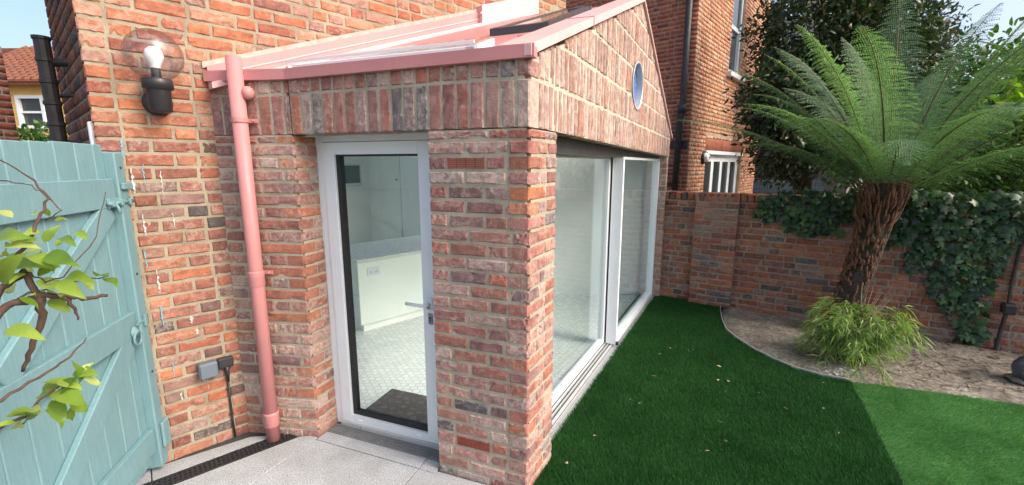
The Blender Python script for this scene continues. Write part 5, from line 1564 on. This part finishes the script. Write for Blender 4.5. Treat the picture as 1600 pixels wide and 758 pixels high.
make_tree('hedge_tree', 'mid green leafy tree behind the yellow-green shrub at the right edge', (8.6, 7.2, 0), (8.6, 7.2, 2.0),
          [((8.2, 7.2, 2.7), (1.4, 1.0, 1.1)), ((9.2, 6.6, 3.1), (1.2, .9, .9)), ((7.4, 7.4, 2.0), (1.0, .8, .9))],
          15000, .12, M['midgreen'], 54, 'trees beyond the garden wall', 8, .11, .55)
make_tree('dark_shrub', 'dark twiggy shrub behind the wall directly behind the fern trunk', (5.3, 5.2, 0), (5.3, 5.2, 1.3),
          [((5.2, 5.3, 1.75), (.8, .5, .45)), ((5.9, 4.9, 1.85), (.6, .5, .5)), ((4.6, 5.7, 1.8), (.5, .4, .4))],
          5000, .07, M['midgreen'], 55, 'trees beyond the garden wall', 9, .045, .5, 'oval', 'shrub')
make_tree('far_bush', 'green bush beyond the gate in front of the yellow house', (-13.2, 13.4, 0), (-13.2, 13.4, 1.6),
          [((-13.4, 13.2, 2.0), (1.2, .8, .75)), ((-12.4, 13.2, 1.85), (.9, .7, .6)), ((-14.2, 13.4, 2.2), (.8, .7, .5))],
          3200, .17, M['midgreen'], 56, None, 6, .06, .5, 'oval', 'bush')

# ---- tree fern
FB = Vector((3.50, 4.46, 0)); FT = Vector((3.72, 4.33, 1.62))
fern = empty('tree_fern', tuple(FB)); tag(fern, 'large tree fern with a shaggy brown trunk and spreading green fronds', 'tree fern')
rf = random.Random(101); nf = np.random.default_rng(101)
m = MB(); NS, NZ = 26, 60; vv = []; F = []
for k in range(NZ + 1):
    t = k / NZ; c = FB.lerp(FT, t); c.x += .04 * math.sin(t * 2.4)
    r0 = .132 - .020 * math.sin(t * 3.0) + (.02 * max(0, t - .62) ** 1.3 * 2.2)
    for j_ in range(NS):
        a = 2 * math.pi * j_ / NS
        rr_ = r0 * (1 + .13 * mnoise.noise(Vector((math.cos(a) * 3, math.sin(a) * 3, t * 14))) + .10 * mnoise.noise(Vector((math.cos(a) * 9, math.sin(a) * 9, t * 40))))
        vv.append((c.x + rr_ * math.cos(a), c.y + rr_ * math.sin(a), c.z))
for k in range(NZ):
    for j_ in range(NS): F.append((k * NS + j_, k * NS + (j_ + 1) % NS, (k + 1) * NS + (j_ + 1) % NS, (k + 1) * NS + j_))
F.append(tuple(range(NZ * NS, (NZ + 1) * NS)))
m.raw(vv, F); child(m, 'trunk', M['fern_trunk'], fern)
# old frond bases on the trunk, spiky and pointing up and out
m = MB()
for k in range(620):
    t = rf.random() ** .75; a = rf.uniform(0, 2 * math.pi)
    c = FB.lerp(FT, t); r0 = .118 + .03 * max(0, t - .55)
    ln = .045 + .11 * max(0, t - .35) ** 1.2 * rf.uniform(.6, 1.6) + (.07 * rf.random() if t > .75 else 0)
    p = c + Vector((r0 * math.cos(a), r0 * math.sin(a), -.02)) ; outw = .20 + (.25 if t > .75 else 0)
    q_ = p + Vector((math.cos(a) * ln * outw, math.sin(a) * ln * outw, ln)) ; mid_ = p.lerp(q_, .5) + Vector((math.cos(a), math.sin(a), 0)) * ln * .12
    m.tube([p, mid_, q_], [.011, .010, .004], 5)
o = child(m, 'frond_bases', M['fern_stub'], fern); o['kind'] = 'stuff'
def frond(az, el, L, curl, seed, width=.30, side_bend=0.):
    """one arching frond with toothed pinnae, in world space"""
    r = np.random.default_rng(seed)
    np_ = 40; pts = []; p = np.array([FT.x, FT.y, FT.z - .12]) + np.array([math.sin(az), math.cos(az), 0]) * .09
    e = el; a = az; ds = L / np_; tang = []
    for k in range(np_ + 1):
        pts.append(p.copy()); d = np.array([math.sin(a) * math.cos(e), math.cos(a) * math.cos(e), math.sin(e)]); tang.append(d)
        p = p + d * ds; t = k / np_
        e -= curl / np_ * (0.35 + 1.6 * t * t); a += side_bend / np_
    pts = np.array(pts); tang = np.array(tang)
    co = []; tri = []
    def addtri(P_, T_):
        b_ = sum(len(c) for c in co); co.append(np.array(P_)); tri.extend([(x + b_, y + b_, z + b_) for x, y, z in T_])
    stem = MB(); stem.tube([tuple(q) for q in pts[::2]], [.010 * (1 - .88 * k / (len(pts[::2]) - 1)) for k in range(len(pts[::2]))], 5)
    nv = 0; CO = []; TR = []
    for k in range(5, np_ + 1):
        t = k / np_
        for half in (0., .5):
            tt = min(1, (k + half) / np_); i0_ = min(np_ - 1, int(tt * np_)); f_ = tt * np_ - i0_
            c = pts[i0_] * (1 - f_) + pts[i0_ + 1] * f_; d = tang[i0_]
            sd = np.cross(d, np.array([0, 0, 1.])); nrm = np.linalg.norm(sd); sd = sd / nrm if nrm > .15 else np.array([math.cos(az), -math.sin(az), 0])
            nu = np.cross(sd, d)
            pl_ = width * (math.sin(math.pi * (.10 + .90 * tt) ** .85) ** .65 * .95 + .02) if tt < .999 else .02
            for s_ in (-1, 1):
                ll = pl_ * r.uniform(.88, 1.08)
                dirp = sd * s_ * .92 + d * .38 + nu * r.uniform(-.02, .08); dirp /= np.linalg.norm(dirp)
                nt = max(3, int(ll / .016)); w0 = .016 * (.5 + ll / .3 * .7)
                j_ = np.arange(nt); x = (j_ + .3) / nt
                drp = (x ** 2) * ll * r.uniform(.2, .6)
                base = c + dirp * (x * ll)[:, None] - np.array([0, 0, 1.]) * drp[:, None]
                wv = w0 * (1 - x * .75) + .004
                for q in (-1, 1):
                    v0 = base - dirp * .006; v1 = base + dirp * .006 + 0
                    tipv = base + (d * q * .9 + dirp * .45) * wv[:, None] - np.array([0, 0, 1.]) * (wv * .25)[:, None] + r.normal(0, .0015, (nt, 3))
                    arr = np.stack([v0, v1, tipv], 1).reshape(-1, 3)
                    CO.append(arr); TR.append(np.arange(nt * 3).reshape(-1, 3) + nv); nv += nt * 3
                # pinna rib
                tipc = c + dirp * ll - np.array([0, 0, 1.]) * drp[-1]
                arr = np.array([c - d * .002, c + d * .002, tipc]); CO.append(arr); TR.append(np.array([[0, 1, 2]]) + nv); nv += 3
    me = fast_mesh('frond', np.vstack(CO), np.vstack(TR), M['frond'])
    o = add('frond', me, fern); o.matrix_parent_inverse = Matrix.Translation(-FB)
    so = stem.build('rachis', M['fern_stub'], o, True)
    return o
# compass: right of the picture = az 131, towards viewer = az 221, left = az 311, away = az 41
FR = [(311, 36, 1.95, .95), (318, 56, 1.9, .9), (303, 64, 1.75, .9), (330, 70, 1.75, .75), (290, 76, 1.7, .9), (350, 78, 1.8, .6), (25, 80, 2.0, .5), (70, 74, 2.0, .6), (105, 66, 2.1, .6), (118, 55, 2.1, .6), (128, 45, 2.1, .7), (140, 36, 2.0, .8), (150, 58, 1.8, 1.0),
      (165, 34, 1.5, 1.3), (190, 56, 1.35, 1.9), (222, 54, 1.30, 2.1), (255, 62, 1.45, 1.6), (275, 50, 1.5, 1.3), (45, 55, 1.8, .9), (0, 58, 1.75, .9), (85, 44, 1.9, .9), (335, 44, 1.6, .9), (115, 74, 2.05, .5), (312, 66, 1.8, .7), (180, 68, 1.6, 1.1), (295, 40, 1.5, 1.2), (130, 66, 2.0, .7), (240, 74, 1.6, 1.2), (325, 60, 1.8, 1.0), (60, 62, 1.9, .8)]
for k, (az, el, L, cu) in enumerate(FR):
    frond(RAD(az + rf.uniform(-4, 4)), RAD(el + rf.uniform(-3, 3)), L * rf.uniform(.92, 1.16), cu * rf.uniform(.75, 1.25), 200 + k, .31 * rf.uniform(.85, 1.12), rf.uniform(-.5, .5))

# ---- bamboo clump in front of the fern
BB = Vector((3.12, 3.72, .02)); bam = empty('bamboo_clump', tuple(BB)); tag(bam, 'bright green leafy bamboo clump at the foot of the tree fern', 'bamboo')
nbm = np.random.default_rng(7); rb_ = random.Random(7); m = MB(); tips = []
for k in range(60):
    a = rb_.uniform(0, 2 * math.pi); r0 = rb_.uniform(0, .10); sp2 = rb_.uniform(.02, .27); hh = rb_.uniform(.15, .62) * (1 - .3 * sp2)
    p0 = BB + Vector((r0 * math.cos(a), r0 * math.sin(a), -.02)); p2 = p0 + Vector((sp2 * math.cos(a), sp2 * math.sin(a) , hh)); p1 = p0.lerp(p2, .5) + Vector((0, 0, .10)); p3 = p2 + Vector((math.cos(a) * .09, math.sin(a) * .09, -.10 - .2 * sp2))
    pts = [p0, p1, p2, p3]; m.tube(pts, [.005, .004, .0025, .001], 5)
    for t in np.linspace(.25, 1, 9):
        u = t * 3; i0_ = min(2, int(u)); tips.append((pts[i0_].lerp(pts[i0_ + 1], u - i0_), a))
o = child(m, 'stems', M['twig'], bam, True); o['kind'] = 'stuff'
cen = []; dr_ = []
for (p, a) in tips:
    for _ in range(7):
        cen.append(tuple(p + Vector((rb_.gauss(0, .025), rb_.gauss(0, .025), rb_.gauss(0, .02))))); aa = a + rb_.gauss(0, 1.0); dr_.append((math.cos(aa) * .8, math.sin(aa) * .8, rb_.uniform(-1.1, .2)))
co, tri = leaf_cloud(np.array(cen), np.array(dr_), .105, .011, nbm, 'blade', .22)
o = add('leaves', fast_mesh('leaves', co, tri, M['bamboo']), bam); o.matrix_parent_inverse = Matrix.Translation(-BB); o['kind'] = 'stuff'
m = MB()
for k in range(16):
    a = rb_.uniform(-1, 1.6); m.tube([BB + Vector((.05, .05, .3)), BB + Vector((.10 + .15 * math.cos(a), .05 + .15 * math.sin(a), .58 + rb_.uniform(0, .12)))], [.003, .001], 4)
child(m, 'dry_stalks', M['dead_leaf'], bam)

# ---- ivy on the wall
def ivy(name, label, regions, n, seed, drips=()):
    rng = np.random.default_rng(seed); rr = random.Random(seed)
    p = fmGW @ Vector((regions[0][0], 0, regions[0][2])); base = Vector((p.x, p.y, 0))
    root = empty(name, tuple(base)); tag(root, label, 'ivy')
    cen = []; dr_ = []
    area = [abs((r[1] - r[0]) * (r[3] - r[2])) for r in regions]; ta = sum(area)
    dv = np.array([wd[0], wd[1], 0]); on = np.array([wd[1], -wd[0], 0])     # outward from the wall
    for r, a in zip(regions, area):
        for _ in range(int(n * a / ta)):
            u, v = rr.random(), rr.random()
            s_ = r[0] + (r[1] - r[0]) * u; z_ = r[2] + (r[3] - r[2]) * v
            ragged = .10 * mnoise.noise(Vector((s_ * 5, z_ * 5, seed)))
            if z_ < r[2] + .08 + ragged and rr.random() < .6: continue
            bulge = .03 + .10 * max(0, 1 - ((u - .5) * 2) ** 2) * max(0, min(1, (z_ - .3) / .9)) * rr.random() + (.08 if z_ > 1.36 else 0) * rr.uniform(-1.5, 1)
            q_ = fmGW @ Vector((s_, -bulge, z_)); cen.append(tuple(q_))
            down = np.array([0, 0, -1.]) * rr.uniform(.5, 1.1) + dv * rr.gauss(0, .5) + on * rr.uniform(.1, .55); dr_.append(tuple(down))
    n_ = len(cen); cen = np.array(cen); d = np.array(dr_); d /= np.linalg.norm(d, axis=1, keepdims=True)
    # ivy leaves face outward
    side = np.cross(d, np.tile(on, (n_, 1))); side /= np.linalg.norm(side, axis=1, keepdims=True) + 1e-9
    nor = np.cross(side, d); nor *= np.sign((nor * on).sum(1))[:, None]
    L = .072 * rng.uniform(.55, 1.3, n_)[:, None]
    tw = rng.normal(0, .35, (n_, 1)); side2 = side * np.cos(tw) + nor * np.sin(tw); nor = np.cross(d, side2) * -1
    nor *= np.sign((nor * on).sum(1))[:, None]
    pts = [(0, 0), (-.25, .02), (-.56, .06), (-.40, .36), (-.58, .60), (-.24, .66), (0, 1.0), (.24, .66), (.58, .60), (.40, .36), (.56, .06), (.25, .02)]
    P_ = [cen + d * L * y + side2 * L * x - nor * abs(x) * L * .25 for x, y in pts] + [cen + d * L * .42 + nor * .004]
    co = np.stack(P_, 1); t = np.array([(12, k, (k + 1) % 12) for k in range(12)])
    tri = (t[None] + (np.arange(n_) * 13)[:, None, None]).reshape(-1, 3)
    o = add('leaves', fast_mesh('leaves', co.reshape(-1, 3), tri, M['ivy']), root); o.matrix_parent_inverse = Matrix.Translation(-base); o['kind'] = 'stuff'
    m = MB()
    for k in range(9):
        r = regions[k % len(regions)]; s_ = rr.uniform(r[0], r[1]); pp = []
        for q in range(7): pp.append(fmGW @ Vector((s_ + rr.uniform(-.05, .05), -.012, r[2] + (r[3] - r[2]) * q / 6)))
        m.tube(pp, .006, 5)
    o = child(m, 'stems', M['twig'], root); o['kind'] = 'stuff'
ivy('ivy', 'dark green ivy spilling over the wall top left of the fern', [(1.25, 2.0, 1.18, 1.52), (1.4, 1.9, 1.05, 1.30), (1.08, 1.35, 1.16, 1.44), (1.95, 2.35, 1.25, 1.54), (1.55, 1.68, .98, 1.1)], 620, 3)
ivy('ivy', 'broad dark ivy sheet covering the wall right of the fern down to the soil', [(2.28, 3.25, 1.0, 1.56), (2.5, 3.2, .72, 1.05), (2.70, 3.12, .45, .80), (2.85, 3.12, .25, .50), (2.95, 3.14, -.02, .28), (3.2, 4.2, 1.1, 1.58), (2.2, 2.4, .95, 1.2)], 1500, 4)

# ---- spotlight and ornament by the wall at right
spl = empty('garden_spotlight', (4.50, 3.86, 0)); tag(spl, 'small black garden spotlight with its cable on the wall at the right edge', 'lamp')
SB = Vector((4.50, 3.86, 0))
fs = fmGW
sx = 3.215
child(MB().bbox(sx, sx + .10, -.12, -.02, .40, .50, .015, fs), 'spotlight_head', M['black_plastic'], spl)
child(MB().tube([fs @ Vector(p) for p in ((sx + .05, -.03, .48), (sx + .05, -.012, .7), (sx + .06, -.012, 1.1))], .012, 8), 'cable', M['black_plastic'], spl)
child(MB().tube([fs @ Vector(p) for p in ((sx + .045, -.05, .42), (sx + .03, -.05, .2), (sx + .02, -.06, .02))], .016, 8), 'spike', M['black_plastic'], spl)
orn = empty('garden_ornament', (4.27, 3.36, .02)); tag(orn, 'weathered blue and yellow garden ornament on the soil at the right edge', 'ornament')
OB = Vector((4.27, 3.36, .02))
def lump(nm, c, rx, ry, rz_, mat, sd):
    m = MB(); vv = []; F = []; n1, n2 = 10, 14
    for i in range(n1 + 1):
        th = math.pi * i / n1
        for j in range(n2):
            ph = 2 * math.pi * j / n2; u = Vector((math.sin(th) * math.cos(ph), math.sin(th) * math.sin(ph), math.cos(th)))
            k = 1 + .22 * mnoise.noise(u * 1.7 + Vector((sd, 0, 0))); vv.append((OB.x + c[0] + u.x * rx * k, OB.y + c[1] + u.y * ry * k, OB.z + c[2] + u.z * rz_ * k))
    for i in range(n1):
        for j in range(n2): F.append((i * n2 + j, (i + 1) * n2 + j, (i + 1) * n2 + (j + 1) % n2, i * n2 + (j + 1) % n2))
    m.raw(vv, F); child(m, nm, mat, orn, True)
lump('body', (.03, .0, .10), .11, .10, .13, M['ornament'], 1); lump('head', (.06, .03, .25), .065, .065, .075, M['ornament_yellow'], 2); lump('base', (0, 0, .012), .13, .11, .03, M['soil'], 3); lump('arm', (-.06, -.05, .10), .04, .04, .07, M['ornament'], 4)

# ---- shrub reaching in at the left
SHB = Vector((-1.62, .95, .2)); shr = empty('variegated_shrub', tuple(SHB)); tag(shr, 'shrub with bare brown twigs and yellow-green leaves in front of the gate', 'shrub')
CZ = 1.7955; cs, sn = math.cos(.1769), math.sin(.1769)
def near(px, py, Y):
    u = (px - 800) / 680; v = -(py - 379) / 680
    d = Vector((u, cs + v * sn, -sn + v * cs)); return Vector((0, 0, CZ)) + d * (Y / d.y)
rsb = random.Random(17)
def twig(pl_, r0, r1, nm='branch'):
    pts = [near(*p) for p in pl_]; fine = []
    for i in range(len(pts) - 1):
        for k in range(4): fine.append(pts[i].lerp(pts[i + 1], k / 4) + Vector((rsb.gauss(0, .002), rsb.gauss(0, .002), rsb.gauss(0, .002))))
    fine.append(pts[-1]); n = len(fine)
    return child(MB().tube(fine, [r0 + (r1 - r0) * i / (n - 1) for i in range(n)], 7), nm, M['twig'], shr, True)
# (pixel guides are only used to place the twigs in depth; they are ordinary 3D tubes)
twig([(-90, 640, .95), (-30, 520, .97), (10, 475, 1.0), (62, 462, 1.02), (100, 462, 1.04), (128, 466, 1.05), (168, 462, 1.07)], .011, .004)
twig([(62, 462, 1.02), (66, 500, 1.03), (50, 545, 1.03), (36, 580, 1.03)], .010, .004)
twig([(-60, 560, .95), (0, 450, 1.0), (38, 425, 1.02), (62, 462, 1.02)], .009, .007)
twig([(100, 462, 1.04), (115, 480, 1.05), (122, 500, 1.06)], .006, .002)
twig([(-60, 430, .95), (20, 405, 1.0), (50, 370, 1.03), (62, 335, 1.05), (75, 310, 1.06), (45, 275, 1.08), (0, 250, 1.1)], .005, .0016)
twig([(75, 310, 1.06), (95, 330, 1.06), (70, 345, 1.07)], .002, .001)
twig([(-60, 660, .9), (0, 625, .95), (60, 590, 1.0), (110, 560, 1.03), (135, 528, 1.05)], .005, .0015)
twig([(-40, 700, .9), (0, 668, .93), (40, 648, .96), (90, 605, .98), (120, 590, 1.0)], .005, .002)
twig([(0, 480, 1.0), (60, 455, 1.03), (110, 440, 1.06), (170, 432, 1.08)], .003, .0012)
twig([(38, 425, 1.02), (70, 440, 1.0), (100, 430, 1.0), (150, 370, 1.04), (165, 300, 1.08)], .002, .001)
twig([(-40, 285, 1.05), (0, 282, 1.06), (50, 290, 1.06), (75, 310, 1.06)], .0018, .0012)
lm = []
def leaf_mesh(sd):
    r = random.Random(sd); vv = []; F = []; n = 7
    for k in range(n + 1):
        t = k / n; w = .27 * math.sin(math.pi * t ** .8) ** 1.05 * (1 - .1 * t); z = -.22 * t * t * r.uniform(.6, 1.4)
        vv += [(t, -w, z + w * .30), (t, 0, z), (t, w, z + w * .30)]
    for k in range(n):
        for c in (0, 1): F.append((k * 3 + c, k * 3 + c + 1, k * 3 + c + 4, k * 3 + c + 3))
    return new_mesh('leaf', vv, F, M['shrub_leaf'], True)
LM = [leaf_mesh(k) for k in range(5)]
LEAFS = [(20, 340, 40, -150, .9), (10, 385, 50, -10, 1), (40, 400, 52, 10, 1), (72, 398, 48, 15, 1), (20, 420, 60, -20, 1.02), (55, 440, 62, 8, 1), (90, 440, 46, 30, 1), (5, 450, 50, 160, 1), (30, 465, 40, 20, 1), (10, 515, 55, 5, .96), (40, 420, 40, -60, 1.02), (60, 360, 22, 170, 1.05), (70, 325, 20, 60, 1.06), (85, 345, 18, -20, 1.06), (95, 372, 20, 10, 1.06), (120, 362, 18, 30, 1.06), (60, 335, 18, 200, 1.05),
         (150, 432, 24, -30, 1.08), (165, 435, 22, 20, 1.08), (105, 432, 34, 0, 1.05), (130, 436, 26, 40, 1.06), (88, 385, 22, -60, 1.06),
         (120, 585, 36, -40, 1.0), (130, 590, 40, 20, 1.0), (125, 598, 38, -90, 1.0), (105, 600, 46, -165, 1.0), (90, 595, 40, 10, .99), (85, 612, 52, 15, .98), (80, 625, 52, 60, .98), (70, 640, 52, 12, .97), (50, 635, 40, 95, .96), (45, 645, 46, 150, .95), (25, 660, 40, 175, .94), (110, 625, 42, 35, .98), (10, 650, 56, -15, .94), (30, 650, 40, -40, .95), (0, 440, 46, -70, 1), (28, 385, 36, -120, 1.02)]
LEAFS += [(rsb.uniform(-10, 95), rsb.uniform(365, 470), rsb.uniform(24, 40), rsb.uniform(-60, 60) + (180 if rsb.random() < .25 else 0), rsb.uniform(.98, 1.08)) for _ in range(18)] + [(rsb.uniform(60, 130), rsb.uniform(580, 640), rsb.uniform(24, 36), rsb.uniform(-80, 120), rsb.uniform(.98, 1.03)) for _ in range(7)]
for k, (px, py, ln, ang, Y) in enumerate(LEAFS):
    p = near(px, py, Y); q_ = near(px + ln * math.cos(RAD(ang)), py + ln * math.sin(RAD(ang)), Y + rsb.uniform(-.05, .03))
    X_ = (q_ - p); L = X_.length; X_.normalize(); toc = (Vector((0, 0, CZ + .4)) - p).normalized(); Zv = (toc + Vector((rsb.gauss(0, .3), rsb.gauss(0, .3), .35))); Zv = (Zv - X_ * Zv.dot(X_)).normalized(); Yv = Zv.cross(X_)
    o = add('leaf', LM[k % 5], shr); Mx = Matrix((X_, Yv, Zv)).transposed().to_4x4(); Mx.translation = p
    o.matrix_parent_inverse = Matrix.Translation(-SHB); o.matrix_basis = Mx @ Matrix.Diagonal((L * .86, L * rsb.uniform(.60, .82), L, 1))
